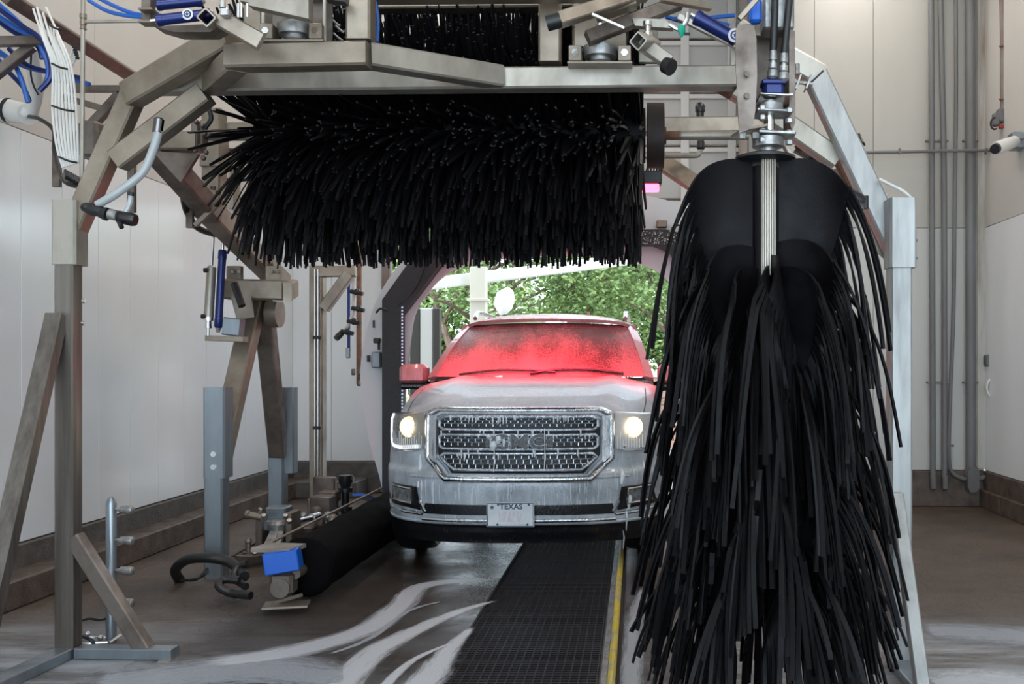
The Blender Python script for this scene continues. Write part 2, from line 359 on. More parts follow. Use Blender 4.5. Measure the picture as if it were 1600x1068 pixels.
# left part of the back wall and the part over the exit
wbl = struct('wall_back_left', MB().box(((XL + XO0) / 2, YB + .13, ZT / 2), (XO0 - XL, .2, ZT)), 'joint', smooth=False)
panels(wbl, 'wall', [XL, -3.55, XO0], .36, 3.02, 'x', YB, -1); panels(wbl, 'wallup', [XL, -3.55, XO0], 3.02, ZT, 'x', YB, -1)
struct('baseboard_back_left', MB().box(((XL + XO0) / 2, YB - .03, .18), (XO0 - XL, .10, .35), bev=.006), 'curb')
ledge = MB().box((-3.45, YB - .3, .09), (.7, .5, .18), bev=.01); struct('trim_3', ledge, 'curb')
wh = struct('wall_back', MB().box(((XO0 + XRW) / 2, YB + .25, 5.05), (XRW - XO0, .2, 2.1)), 'wallr')
# overhead door, rolled half way: panels between rails and stiles
dr = struct('door_1', MB().box(((XO0 + XRW) / 2, YB + .02, 4.7), (XRW - XO0, .02, 2.72)), 'doorpanel')
for i in range(5):
    z = 3.36 + i * .62
    MB().box(((XO0 + XRW) / 2, YB - .015, z), (XRW - XO0, .05, .055), bev=.006).build('door_rail', 'doorframe', dr)
    MB().box(((XO0 + XRW) / 2, YB - .02, z + .05), (XRW - XO0, .03, .02), bev=.004).build('door_seal', 'steel_dark', dr)
for x in (-2.4, -1.4, -.4, .575, 1.12):
    MB().box((x, YB - .02, 4.7), (.10, .05, 2.72), bev=.006).build('door_stile', 'doorframe', dr)
j = MB().beam((XO0 + .03, YB, 0), (XO0 + .03, YB, 3.6), .10, .12).beam((XO0 + .20, YB + .02, 0), (XO0 + .20, YB + .02, 3.6), .05, .05)
struct('door_frame', j, mat('rusty_door_jamb', (.17, .10, .075), .5, .2, (.30, .26, .23), 4, (1, 1, .4), (.4, .65)))
# cases for the added ceiling fill lamps, out of view
for i, (lx, ly) in enumerate(FILL_LAMPS):
    t = bpy.data.objects['ceiling']
    MB().box((lx, ly, 6.075), (.36, 2.3, .05), bev=.01).build('fill_lamp_case', 'cast', t)

# conveyor trench: grating, edge strip, yellow guide
ct = thing('conveyor_grating', 'black steel grating over the conveyor trench in front of the car', 'grating', (-.55, 6.8, 0))
n = 18
for i in range(n):
    x = GX0 + .02 + (GX1 - GX0 - .04) * i / (n - 1)
    MB().box((x, 6.6, -.018), (.006, 6.6, .034)).build('bearing_bar', 'grate', ct, smooth=False)
cb = MB(); y = 3.4
while y < 9.8: cb.box(((GX0 + GX1) / 2, y, -.010), (GX1 - GX0 - .02, .010, .018)); y += .036
cb.build('cross_bars', 'grate', ct, smooth=False, kind='stuff')
MB().box((GX0 + .004, 6.6, -.012), (.014, 6.6, .034)).box((GX1 - .004, 6.6, -.012), (.012, 6.6, .034)).build('edge_angle', 'rubber', ct)
tag(MB().box((-.150, 6.4, .003), (.032, 7.4, .012), bev=.002).build('steel_edge_strip', 'strip'), 'bare wet steel strip between the grating and the yellow rail', 'strip')
gr = thing('guide_rail', 'worn yellow painted guide rail beside the grating', 'rail', (-.115, 6.4, 0))
MB().tube([(-.113, 2.7, .014), (-.113, 10, .014)], .021, 10, sx=1.0).build('painted_rail', 'yellow', gr)
MB().box((-.083, 6.4, .006), (.014, 7.4, .02)).build('drain_slot', 'pit', gr)

# foam on the slab: ribbons with torn edges
def foam_material(name, dens, col=(0.62, 0.66, 0.70)):
    m = mat(name, col, 0.30, bump=0.5, bs=70); nt = m.node_tree; N = nt.nodes; L = nt.links; b = N['Principled BSDF']
    at_ = N.new('ShaderNodeAttribute'); at_.attribute_name = 'edge'
    g = N.new('ShaderNodeAttribute'); g.attribute_name = 'flow'; mp = N.new('ShaderNodeMapping'); mp.inputs['Scale'].default_value = (.55, 2.2, 1); L.new(g.outputs['Vector'], mp.inputs[0])
    n = N.new('ShaderNodeTexNoise'); n.inputs['Scale'].default_value = 5.5; n.inputs['Detail'].default_value = 10; n.inputs['Roughness'].default_value = .74; n.inputs['Distortion'].default_value = .5
    L.new(mp.outputs[0], n.inputs['Vector'])
    a = N.new('ShaderNodeMath'); a.operation = 'ADD'; L.new(n.outputs[0], a.inputs[0]); L.new(at_.outputs['Fac'], a.inputs[1])
    r = N.new('ShaderNodeMapRange'); r.inputs[1].default_value = dens; r.inputs[2].default_value = dens + .42; L.new(a.outputs[0], r.inputs[0])
    r.inputs[4].default_value = .8
    L.new(r.outputs[0], b.inputs['Alpha']); return m
M['foam'] = foam_material('white_soap_foam', 0.90, (.68, .71, .76)); M['foamthin'] = foam_material('thin_soap_film', 0.98, (0.42, 0.45, 0.50))
def flo(x, y): d = 1.5 * F / (y - CY); return V(((x - CX) * d / F, d, 0.004))
def ribbon(pts, ws, m, label):
    P_ = bez([flo(*p) for p in pts], 30); n = len(P_); nw = 8; mb = MB(); e = []; fl = []
    for i, p in enumerate(P_):
        t = (P_[min(i + 1, n - 1)] - P_[max(i - 1, 0)]).normalized(); s = t.cross(V((0, 0, 1)))
        u = i / (n - 1) * (len(ws) - 1); k = min(int(u), len(ws) - 2); w = ws[k] + (ws[k + 1] - ws[k]) * (u - k)
        for j in range(nw + 1):
            q = j / nw * 2 - 1; ends = min(1, i / 3, (n - 1 - i) / 3)
            mb.v.append(tuple(p + s * q * w / 2 + V((0, 0, .003 * (1 - q * q))))); e.append((1 - abs(q) ** 1.6) * ends); fl += [i * .12, q * w * 1.6, 0]
    for i in range(n - 1):
        for j in range(nw): a = i * (nw + 1) + j; mb.f.append((a, a + 1, a + nw + 2, a + nw + 1))
    o = mb.build('soap_foam', m); at_ = o.data.attributes.new('edge', 'FLOAT', 'POINT'); at_.data.foreach_set('value', e); a2 = o.data.attributes.new('flow', 'FLOAT_VECTOR', 'POINT'); a2.data.foreach_set('vector', fl)
    return tag(o, label, 'foam', None, 'stuff')
ribbon([(800, 906), (720, 908), (655, 918), (622, 950), (570, 985), (500, 1008), (400, 1030), (250, 1045)], [.14, .24, .26, .30, .34, .42, .42], 'foam', 'white soap foam streak sweeping from the grating to the left')
ribbon([(790, 935), (720, 955), (650, 985), (585, 1020), (530, 1075), (480, 1150)], [.05, .13, .22, .28, .3, .3], 'foam', 'second thinner foam streak curling towards the camera')
ribbon([(745, 975), (712, 1005), (680, 1045), (640, 1100), (620, 1160)], [.05, .14, .26, .36, .3], 'foam', 'foam streak hugging the left edge of the grating')
ribbon([(720, 1000), (650, 1030), (600, 1075), (575, 1130)], [.03, .07, .1, .1], 'foam', 'narrow foam thread between the two wider streaks')
ribbon([(700, 938), (640, 955), (575, 1000), (500, 1028)], [.03, .06, .08, .05], 'foamthin', 'faint foam thread beneath the longest streak')
ribbon([(560, 1070), (420, 1048), (260, 1060), (120, 1075)], [.5, .9, .9, .7], 'foamthin', 'thin milky film beside the left gantry foot')
ribbon([(1010, 905), (995, 960), (988, 1020), (984, 1100), (980, 1180)], [.10, .18, .2, .22, .2], 'foamthin', 'thin film on the slab beside the yellow rail')
ribbon([(1430, 985), (1520, 990), (1640, 1000), (1760, 1010)], [.5, .7, .8, .7], 'foamthin', 'pale soapy film on the slab beside the right post')
ribbon([(1450, 1075), (1560, 1070), (1700, 1080)], [.5, .7, .6], 'foam', 'denser foam patch at the bottom right corner')

# ---------------------------------------------------------------- outside
struct('ground', MB().box((0, 27.2, -.25), (60, 31.6, .4)), 'ground', smooth=False)
tag(MB().box((0, 32, -.03), (60, 22, .06)).build('lawn', 'lawn'), 'sunlit lawn under the trees outside', 'lawn', None, 'structure')
def tree(x, y, h, r, m, label, seed, trunks=3, n=5200, base=.35, ls=1.0):
    rnd = random.Random(seed); t = thing('tree', label, 'tree', (x, y, 0), 'trees outside the exit')
    tips = []; mb = MB()
    for k in range(trunks):
        a = rnd.uniform(0, 6.28); lean = rnd.uniform(.18, .42); L_ = h * rnd.uniform(.6, .75); P_ = [V((x, y, 0))]; d = V((math.cos(a) * lean, math.sin(a) * lean * .5, 1)).normalized()
        for s_ in range(7): d = (d + V((rnd.uniform(-.1, .1), rnd.uniform(-.1, .1), 0))).normalized(); P_.append(P_[-1] + d * L_ / 7)
        mb.tube(P_, [.13 * (1 - .11 * q) for q in range(8)], 8)
        for q in (3, 4, 5, 6, 7):
            b = rnd.uniform(0, 6.28); e = V((math.cos(b), math.sin(b), rnd.uniform(.2, .8))).normalized(); p2 = P_[q] + e * r * rnd.uniform(.4, .8)
            mb.tube(bez([P_[q], P_[q].lerp(p2, .5) + V((0, 0, .12)), p2], 6), [.05, .045, .04, .035, .03, .02, .015][:7], 5); tips.append(p2)
        tips.append(P_[-1])
    mb.build('trunk', 'bark', t)
    fo = MB(); c0 = V((x, y, h * (.5 + base / 2)))
    blobs = [(tp, rnd.uniform(.5, .9)) for tp in tips] + [(c0 + V((rnd.uniform(-r, r), rnd.uniform(-r, r) * .7, rnd.uniform(-h * .28, h * .3))), rnd.uniform(.6, 1.1)) for _ in range(26)]
    for i in range(n):
        c, q = rnd.choice(blobs); g = V((rnd.gauss(0, 1), rnd.gauss(0, 1), rnd.gauss(0, .75))) * q * .5; p = c + g
        a = V((rnd.uniform(-1, 1), rnd.uniform(-1, 1), rnd.uniform(-.6, .6))).normalized(); b = a.cross(V((rnd.uniform(-1, 1), rnd.uniform(-1, 1), rnd.uniform(-1, 1)))).normalized(); s_ = rnd.uniform(.04, .085) * ls
        fo.add([p - a * s_, p + b * s_ * .5, p + a * s_, p - b * s_ * .5], [(0, 1, 2, 3)])
    fo.build('foliage', m, t, smooth=False, kind='stuff')
tree(-3.6, 21, 6.6, 2.4, 'leaf', 'leafy tree outside with several leaning trunks behind the car roof', 3, 4, 8000, .45)
tree(-1.2, 22.5, 6.8, 2.6, 'leaf2', 'bright tree outside above the windscreen', 5, 3, 8500, .35)
tree(1.2, 21, 6.0, 2.4, 'leaf', 'bushy tree outside seen between car and hanging brush', 9, 3, 8500, .1)
tree(-7.2, 24, 6.5, 2.6, 'leaf2', 'tree outside behind the dark bronze posts', 11, 3, 7000, .2)
tree(4.6, 24, 6.2, 2.6, 'leaf', 'tree outside hidden mostly by the hanging brush', 13, 3, 5000, .2)
for i in range(8):
    tree(-13 + i * 3.6, 31 + (i % 3), 6.6, 2.4, 'leaf2' if i % 2 else 'leaf', ['first', 'second', 'third', 'fourth', 'fifth', 'sixth', 'seventh', 'eighth'][i] + ' from the left of the far trees at the back of the lawn', 40 + i, 2, 8000, -.12, 1.7)
oc = thing('canopy_frame', 'cream painted canopy column and sloping beam outside the exit', 'canopy', (at(748, 600, 14).x, 14, 0))
MB().box((at(748, 0, 14).x, 14, 1.45), (.23, .2, 2.9), bev=.01).build('column', 'outcolumn', oc)
MB().beam(at(600, 452, 13.6), at(1010, 402, 15.2), .16, .17).build('beam', 'outwhite', oc)
MB().box((at(748, 0, 14).x, 13.98, 2.42), (.30, .26, .04), bev=.005).build('collar', 'outcolumn', oc)
od = thing('bronze_post_pair', 'pair of dark posts framing a white panel outside on the left', 'post', (at(665, 0, 12.6).x, 12.6, 0))
for x, w, m in ((649, .13, 'outdark'), (667, .17, 'outwhite'), (683, .10, 'outdark')):
    MB().box((at(x, 0, 12.6).x, 12.6 + (w - .1) * .3, 1.11), (w, .12, 2.22), bev=.01).build('post' if m == 'outdark' else 'white_panel', m, od)
sd = thing('oval_sign', 'tilted pale oval disc on a pole beside the cream column', 'sign', (at(788, 0, 15.5).x, 15.5, 0))
c = at(788, 470, 15.5); sp = []
MB().rod(c + V((.14, .03, -.04)), c - V((.14, .03, -.04)), [(0, .10), (.2, .2), (.45, .235), (.55, .235), (1, .10)], 28).build('disc', 'outwhite', sd)
MB().cyl((c.x, c.y, 0), c, .03).build('pole', 'outdark', sd)
bk = thing('brick_planter_wall', 'low pinkish brick wall outside on the right', 'wall', (2.4, 17, 0))
for r_ in range(10):
    for c_ in range(16): MB().box((.2 + c_ * .235 + (r_ % 2) * .118, 17, .075 + r_ * .125), (.225, .11, .115), bev=.004).build('brick', 'brickwall', bk)
MB().box((2.1, 17.04, .63), (4.0, .08, 1.24)).build('mortar', 'joint', bk); MB().box((2.1, 17, 1.31), (4.1, .2, .07), bev=.01).build('coping', 'outwhite', bk)
# ---------------------------------------------------------------- front gantry
def BM(m, par, name, a, b, w, h=None, up=(0, 0, 1), hollow=False, label=None, bev=None):
    a = a if isinstance(a, V) else at(*a); b = b if isinstance(b, V) else at(*b)
    return MB().beam(a, b, w, h or w, up, bev, hollow).build(name, m, par, label=label)
Y_ = (0, 1, 0)
fg = thing('wash_gantry', 'front stainless steel gantry spanning the bay before the brushes', 'gantry', (-.8, 4.86, 0))
BM('steel_post', fg, 'post', V((-2.90, 4.91, .02)), V((-2.90, 4.91, 2.25)), .095)
BM('steel_pale', fg, 'post_sleeve', V((-2.895, 4.915, 2.0)), V((-2.895, 4.915, 2.326)), .125)
BM('steel_cool', fg, 'post', V((1.295, 4.72, .02)), V((1.295, 4.72, 2.2)), .105)
BM('steel_cool', fg, 'post_sleeve', V((1.30, 4.72, 1.965)), V((1.30, 4.72, 2.303)), .132)
BM('steel', fg, 'leg', (212, 140, 4.93), (103, 388, 4.93), .10, .10, Y_)
BM('steel_cool', fg, 'leg', (1274, 120, 4.9), (1400, 388, 4.80), .115, .10, Y_)
BM('steel', fg, 'shoulder_beam', (362, 56, 4.62), (205, 148, 4.9), .125, .11, Y_)
BM('steel_pale', fg, 'shoulder_beam', (1150, 48, 4.9), (1281, 120, 4.9), .11, .10, Y_)
BM('steel_pale', fg, 'cross_beam', (238, 130, 4.92), (1152, 122, 4.92), .11, .11)
BM('steel', fg, 'front_beam', (358, 91, 4.43), (577, 87, 4.40), .11, .112)
BM('steel_pale', fg, 'link_beam', (574, 87, 4.44), (780, 121, 4.88), .10, .108)
BM('steel', fg, 'link_beam', (372, 93, 4.44), (332, 128, 4.88), .10, .11)
BM('steel', fg, 'knee_brace', (322, 146, 4.9), (184, 252, 4.92), .11, .10, Y_)
BM('steel_pale', fg, 'knee_brace', (1150, 140, 4.92), (1308, 250, 4.95), .10, .10, Y_)
BM('rust', fg, 'tie_bar', (1126, 138, 5.0), (1215, 190, 5.3), .045)
BM('steel', fg, 'upright', (564, 66, 4.42), (564, -40, 4.42), .112)
BM('steel', fg, 'upright', (860, 100, 4.90), (860, -40, 4.90), .112)
BM('steel', fg, 'upright', (908, 100, 5.1), (908, -40, 5.1), .09)
BM('steel', fg, 'upright', (400, 75, 4.65), (400, -40, 4.65), .09)
BM('steel_pale', fg, 'upright', (1146, 118, 5.0), (1146, 60, 5.0), .035)
BM('steel', fg, 'rear_beam', (590, 4, 5.25), (1000, 0, 5.25), .11, .10)
BM('steel', fg, 'upper_beam', (398, -14, 4.55), (1010, -18, 4.75), .11, .11)
BM('steel_post', fg, 'stay', V((-2.93, 4.86, 1.74)), V((-2.93, 4.22, -.0)), .085, .075, Y_)
BM('steel_dark', fg, 'stay', (116, 838, 4.9), (240, 1034, 4.9), .075, .075, Y_)
BM('galv', fg, 'foot_beam', V((-2.84, 4.90, .028)), V((-2.34, 4.88, .028)), .085, .055)
BM('galv', fg, 'foot_beam', V((-2.90, 4.90, .028)), V((-2.96, 3.9, .028)), .10, .055)
BM('steel_cool', fg, 'stay', V((1.265, 4.66, .86)), V((1.265, 4.2, -.0)), .062, .055, Y_)
BM('galv', fg, 'foot_beam', V((1.295, 4.72, .028)), V((1.295, 3.9, .028)), .10, .055)
MB().box(at(262, 1030, 4.86), (.06, .10, .01)).box(at(258, 1036, 4.84), (.07, .09, .012)).build('end_plate', 'steel_pale', fg)
MB().prism([at(1345, 303, 4.88), at(1386, 300, 4.88), at(1386, 408, 4.88), at(1368, 392, 4.88)], (0, .012, 0)).build('gusset', 'steel_pale', fg)
MB().prism([at(118, 300, 4.96), at(150, 300, 4.96), at(128, 395, 4.96), at(116, 395, 4.96)], (0, .012, 0)).build('gusset', 'steel', fg)
for x, y in ((130, 470), (129, 505)):
    MB().cyl(at(x - 1, y, 4.9), at(x + 3, y, 4.9), .011, n=8).build('bolt', 'chrome', fg)
# shackle and rod on the right shoulder
sh = thing('tie_rod_bracket', 'small bright steel clevis bracket bolted on the right shoulder of the gantry', 'bracket', at(1258, 130, 4.78))
m = MB()
for x in (1246, 1262): m.box(at(x, 130, 4.76), (.008, .07, .075), Matrix.Rotation(R(20), 3, 'Y'))
m.cyl(at(1240, 128, 4.75), at(1270, 131, 4.75), .009, n=10).cyl(at(1246, 100, 4.76), at(1246, 116, 4.76), .012, n=8)
m.build('clevis', 'cast', sh); MB().cyl(at(1266, 130, 4.75), at(1287, 110, 4.7), .005, n=8).build('pin', 'steel_dark', sh)

# ---------------------------------------------------------------- bearing seats, arms and cylinders over the beam
def bearing(px, py, d, label, name='bearing_seat'):
    c = at(px, py, d); t = thing(name, label, 'bearing', c)
    k = d / F
    MB().rod(c - V((0, 0, 15 * k)), c + V((0, 0, 18 * k)), [(0, 14 * k), (.12, 17 * k), (.3, 17 * k), (.32, 26 * k), (.78, 28 * k), (.8, 26 * k), (1, 12 * k)], 28).build('bearing_housing', 'cast', t)
    MB().cyl(c + V((0, 0, 12 * k)), c + V((0, 0, 48 * k)), 7.5 * k, n=16).build('spindle', 'chrome', t)
    m = MB()
    m.box(c - V((0, -8 * k, 18 * k)), (100 * k, 60 * k, 3 * k)); 
    for s in (-1, 1):
        m.box(c + V((s * 38 * k, -8 * k, -4 * k)), (20 * k, 30 * k, 24 * k), bev=.003)
    m.build('bracket', 'steel', t)
    for s in (-1, 1): MB().cyl(c + V((s * 38 * k, -26 * k, -4 * k)), c + V((s * 38 * k, -22 * k, -4 * k)), 5.5 * k, n=6).build('bolt', 'chrome', t)
    return t
bl = bearing(462, 52, 4.42, 'round cast bearing seat on the raised left end of the beam')
k = 4.42 / F
for x in (417, 512):
    MB().box(at(x, 25, 4.44), (.016, .10, .28), bev=.003).build('side_plate', 'steel_pale', bl)
MB().box(at(465, 15, 4.6), (.27, .012, .22), bev=.003).build('back_plate', 'steel_dark', bl)
br = bearing(938, 86, 4.84, 'round cast bearing seat on the middle of the beam')
MB().box(at(938, 50, 5.0), (.27, .012, .20), bev=.003).build('back_plate', 'steel', br)
MB().box(at(1013, 60, 5.0), (.10, .03, .26), bev=.004).build('side_plate', 'steel_pale', br)

al = thing('swing_arm', 'square tube swing arms meeting over the left bearing', 'arm', at(380, 40, 4.3))
BM('steel', al, 'arm_tube', (322, 27, 4.05), (352, 44, 4.5), .058, .058, Y_, hollow=True)
BM('steel', al, 'arm_tube', (342, 28, 4.15), (408, 66, 4.2), .075, .07, Y_)
BM('steel_pale', al, 'arm_tube', (380, -4, 4.2), (482, 22, 4.2), .05, .045, Y_)
MB().prism([at(388, -8, 4.15), at(482, -8, 4.15), at(482, 29, 4.15), at(388, 8, 4.15)], (0, .06, 0)).build('arm_plate', 'steel_pale', al)
MB().box(at(352, 20, 4.1), (.035, .03, .035), bev=.004).cyl(at(348, 0, 4.1), at(348, 12, 4.1), .012, n=10).build('latch', 'chrome', al)
for x in (372, 377, 386): MB().cyl(at(x, 6, 4.1), at(x, 27, 4.1), .006, n=8).build('stud', 'chrome', al)
BM('rubber', al, 'bumper', (512, -3, 4.3), (543, 2, 4.3), .05, .03)
ar = thing('swing_arm', 'long square tube swing arm with black rubber bumper over the right bearing', 'arm', at(960, 30, 4.7))
BM('steel', ar, 'arm_tube', (872, 32, 4.45), (1010, -12, 4.6), .062, .07, Y_)
MB().cyl(at(854, 37, 4.44), at(876, 31, 4.44), .036, n=20).build('bumper', 'rubber', ar)
BM('steel_dark', ar, 'arm_tube', (918, 60, 4.7), (1062, 4, 4.8), .065, .06, Y_)
BM('steel', ar, 'arm_tube', (930, 22, 4.6), (992, 2, 4.6), .06, .09, Y_)
BM('chrome', ar, 'lock_rod', (925, 22, 4.38), (975, 44, 4.40), .012)
ar2 = thing('swing_arm', 'short pale square tube with open mouth beside the right bearing', 'arm', at(1020, 80, 4.6))
BM('steel_pale', ar2, 'arm_tube', (997, 64, 4.45), (1020, 68, 4.7), .062, .066, Y_, hollow=True)
BM('steel_pale', ar2, 'arm_tube', (1003, 68, 4.6), (1046, 98, 4.6), .065, .06, Y_)
MB().cyl(at(1040, 101, 4.60), at(1049, 106, 4.58), .040, n=22).build('bumper', 'rubber', ar2)
MB().rod(at(1012, 58, 4.6), at(1012, 34, 4.6), [(0, .022), (.3, .022), (.32, .015), (.7, .015), (.72, .024), (1, .024)], 14).build('pivot_pin', 'chrome', ar2)
MB().prism([at(988, 28, 4.7), at(1040, 30, 4.7), at(1052, 44, 4.7), at(992, 40, 4.7)], (0, .05, 0)).build('pivot_plate', 'steel_pale', ar2)
BM('steel', ar2, 'rail', (1034, -2, 4.6), (1110, 12, 4.7), .04, .03)
def air_cyl(a, b, r, label, badge=None, group=None, body='navy'):
    t = thing('air_cylinder', label, 'cylinder', a)
    d = (b - a); MB().rod(a, b, [(0, r * .8), (.02, r), (.12, r), (.121, r * .9), (.88, r * .9), (.881, r), (.98, r), (1, r * .8)], 20).build('barrel', body, t)
    MB().cyl(a - d * .10, a, r * .35, n=12).build('rod', 'chrome', t)
    MB().rod(b, b + d * .06, [(0, r * .7), (1, r * .4)], 10).build('end_fitting', 'cast', t)
    if badge is not None:
        c = a.lerp(b, badge) + V((0, -r * 1.01, 0)); q = MB().cyl(c, c - V((0, .002, 0)), r * .92, n=20); bd = q.build('round_badge', 'whiteplastic', t)
        MB().cyl(c - V((0, .002, 0)), c - V((0, .0035, 0)), r * .62, n=20).build('badge_ring', 'navy', bd)
        MB().cyl(c - V((0, .0035, 0)), c - V((0, .0045, 0)), r * .40, n=20).build('badge_disc', 'whiteplastic', bd)
        m = MB(); e = c - V((0, .005, 0))
        m.prism([e + V((math.cos(g) * q_, 0, math.sin(g) * q_)) for g, q_ in [(R(90 + 36 * i), r * (.36 if i % 2 == 0 else .16)) for i in range(10)]], (0, -.001, 0)); m.build('badge_emblem', 'navy', bd)
    return t
air_cyl(at(244, 8, 4.25), at(316, 1, 4.3), .026, 'upper navy air cylinder at the top left of the gantry')
air_cyl(at(244, 32, 4.1), at(330, 22, 4.15), .026, 'lower navy air cylinder with round white badge at the top left', .62)
air_cyl(at(1086, 26, 4.45), at(1152, 62, 4.45), .036, 'navy air cylinder with round badge sloping beside the hanging brush motor', .93)
t = thing('cylinder_bracket', 'grey bracket plates holding the two navy cylinders', 'bracket', at(232, 20, 4.2))
MB().box(at(232, 16, 4.2), (.04, .05, .12), bev=.003).build('mount_block', 'steel_dark', t); 
for y in (17, 37): MB().box(at(232, y, 4.15), (.06, .06, .008)).build('mount_plate', 'steel', t)
MB().prism([at(240, 41, 4.2), at(318, 38, 4.2), at(345, 40, 4.2), at(328, 50, 4.2), at(272, 50, 4.2)], (0, .10, 0)).build('guard_plate', 'steel_dark', t)
t = thing('lock_bracket', 'pale slotted channel carrying the right navy cylinder', 'bracket', at(1110, 60, 4.6))
BM('steel_pale', t, 'channel', (1060, 26, 4.6), (1150, 72, 4.6), .03, .025, Y_)
MB().tube(bez([at(1046, 38, 4.4), at(1062, 46, 4.4), at(1072, 34, 4.4), at(1075, 20, 4.4)], 16), .011, 8).build('elbow_pipe', 'chrome', t)
MB().rod(at(1065, 40, 4.38), at(1065, 58, 4.38), [(0, .015), (.5, .018), (1, .004)], 8).build('fitting', 'green', t)
MB().cyl(at(1069, 53, 4.37), at(1078, 53, 4.37), .007, n=8).build('nozzle', 'blackplastic', t)
for i, (pts, r) in enumerate([(([1050, 30], [1075, 28], [1100, 30], [1140, 40]), .011), (([1040, 26], [1080, 36], [1110, 28], [1148, 24]), .011)]):
    tag(MB().tube(bez([at(x, y, 4.9 + .1 * i) for x, y in pts], 20), r, 8).build('air_hose', 'blue'), ['blue hose behind the right navy cylinder, lower of two', 'blue hose behind the right navy cylinder, upper of two'][i], 'hose')
for i, pts in enumerate([((138, 0), (165, 16), (195, 24), (224, 27)), ((152, -4), (180, 10), (205, 20), (224, 24))]):
    tag(MB().tube(bez([at(x, y, 4.4) for x, y in pts], 20), .0095, 8).build('air_hose', 'blue'), ['blue hose entering the cylinder bracket, lower of two', 'blue hose entering the cylinder bracket, upper of two'][i], 'hose')
tag(MB().tube(bez([at(586, -5, 4.6), at(590, 30, 4.62), at(589, 66, 4.6)], 12), .010, 8).build('air_hose', 'blue'), 'short blue hose beside the upright over the beam', 'hose')
for i, (x, y) in enumerate([(518, 30), (524, 40), (521, 52)]):
    tag(MB().tube(bez([at(x, y, 4.5), at(x + 9, y + 8, 4.5), at(x + 14, y + 11, 4.5)], 8), .006, 6).build('wire_clip', 'chrome'), ['top', 'middle', 'bottom'][i] + ' one of three bright bent rods beside the left bearing seat', 'rod', 'bent rods by the left bearing')

# ---------------------------------------------------------------- clear hose with spray valve on the left leg
t = thing('spray_hose', 'milky clear hose with chrome cap hanging on the left gantry leg', 'hose', at(150, 325, 4.7))
MB().tube(bez([at(248, 204, 4.7), at(240, 232, 4.7), at(222, 270, 4.68), at(185, 300, 4.66), at(152, 320, 4.66)], 30), .020, 14).build('hose', 'clear', t)
MB().rod(at(249, 184, 4.7), at(246, 207, 4.7), [(0, .017), (.1, .024), (1, .024)], 16).build('end_cap', mat('dark_chrome', (.18, .17, .17), .12, 1.0), t)
MB().ball(at(136, 324, 4.66), .030, 14, 10, (1, 1, .8)).rod(at(130, 323, 4.66), at(160, 331, 4.66), [(0, .02), (.5, .032), (1, .026)], 14).build('elbow', 'rubber', t)
t2 = thing('spray_valve', 'black plastic spray valve at the bottom of the clear hose', 'valve', at(185, 338, 4.66))
MB().rod(at(156, 332, 4.66), at(212, 344, 4.66), [(0, .024), (.15, .032), (.22, .032), (.24, .022), (.5, .022), (.52, .03), (.9, .033), (1, .028)], 18).build('valve_body', 'blackplastic', t2)
MB().rod(at(171, 334, 4.64), at(184, 337, 4.64), [(0, .026), (1, .026)], 18).build('valve_collar', 'cast', t2)
MB().cyl(at(186, 346, 4.64), at(190, 355, 4.62), .012, n=8).build('knob', 'blackplastic', t2)
MB().tube(bez([at(196, 332, 4.66), at(202, 320, 4.66), at(205, 304, 4.66)], 8), .012, 8).build('side_hose', 'clear', t2)
MB().rod(at(204, 306, 4.66), at(205, 300, 4.66), [(0, .016), (1, .016)], 10).build('side_cap', 'blackplastic', t2)
t = thing('spray_nozzle', 'black spray nozzle clamped on the right gantry leg beside the hanging brush', 'nozzle', at(1335, 315, 4.6))
MB().rod(at(1316, 300, 4.6), at(1350, 316, 4.6), [(0, .026), (.3, .026), (.32, .034), (.8, .034), (1, .025)], 16).build('nozzle_body', 'blackplastic', t)
MB().rod(at(1322, 312, 4.56), at(1348, 326, 4.56), [(0, .018), (.5, .022), (1, .028)], 14).build('nozzle_tip', 'blackplastic', t)
MB().cyl(at(1352, 306, 4.62), at(1352, 326, 4.62), .016, n=14).build('clamp', 'rubber', t)
tag(MB().tube(bez([at(1374, 280, 4.75), at(1392, 289, 4.72), at(1413, 300, 4.7), at(1428, 316, 4.72), at(1430, 332, 4.75)], 20), .008, 8).build('white_cable', 'whiteplastic'), 'white cable looping over the right post sleeve', 'cable')
t = thing('brush_tilt_linkage', 'brown and black linkage behind the right gantry shoulder', 'linkage', at(1280, 250, 5.3))
BM('rust', t, 'link_bar', (1240, 196, 5.2), (1308, 252, 5.2), .035, .03, Y_); BM('steel_dark', t, 'link_bar', (1245, 228, 5.2), (1300, 258, 5.2), .07, .05, Y_)
BM('rust', t, 'link_bar', (1307, 250, 5.1), (1382, 396, 5.0), .03, .05, Y_)
MB().tube(bez([at(1262, 252, 5.1), at(1272, 246, 5.1), at(1282, 256, 5.1)], 8), .012, 8).build('hose', 'rubber', t)
MB().cyl(at(1244, 224, 5.15), at(1256, 230, 5.15), .022, n=12).build('pivot', 'rubber', t)
MB().box(at(1308, 285, 5.2), (.05, .05, .14), Matrix.Rotation(R(-25), 3, 'Y')).build('link_plate', 'steel_dark', t)

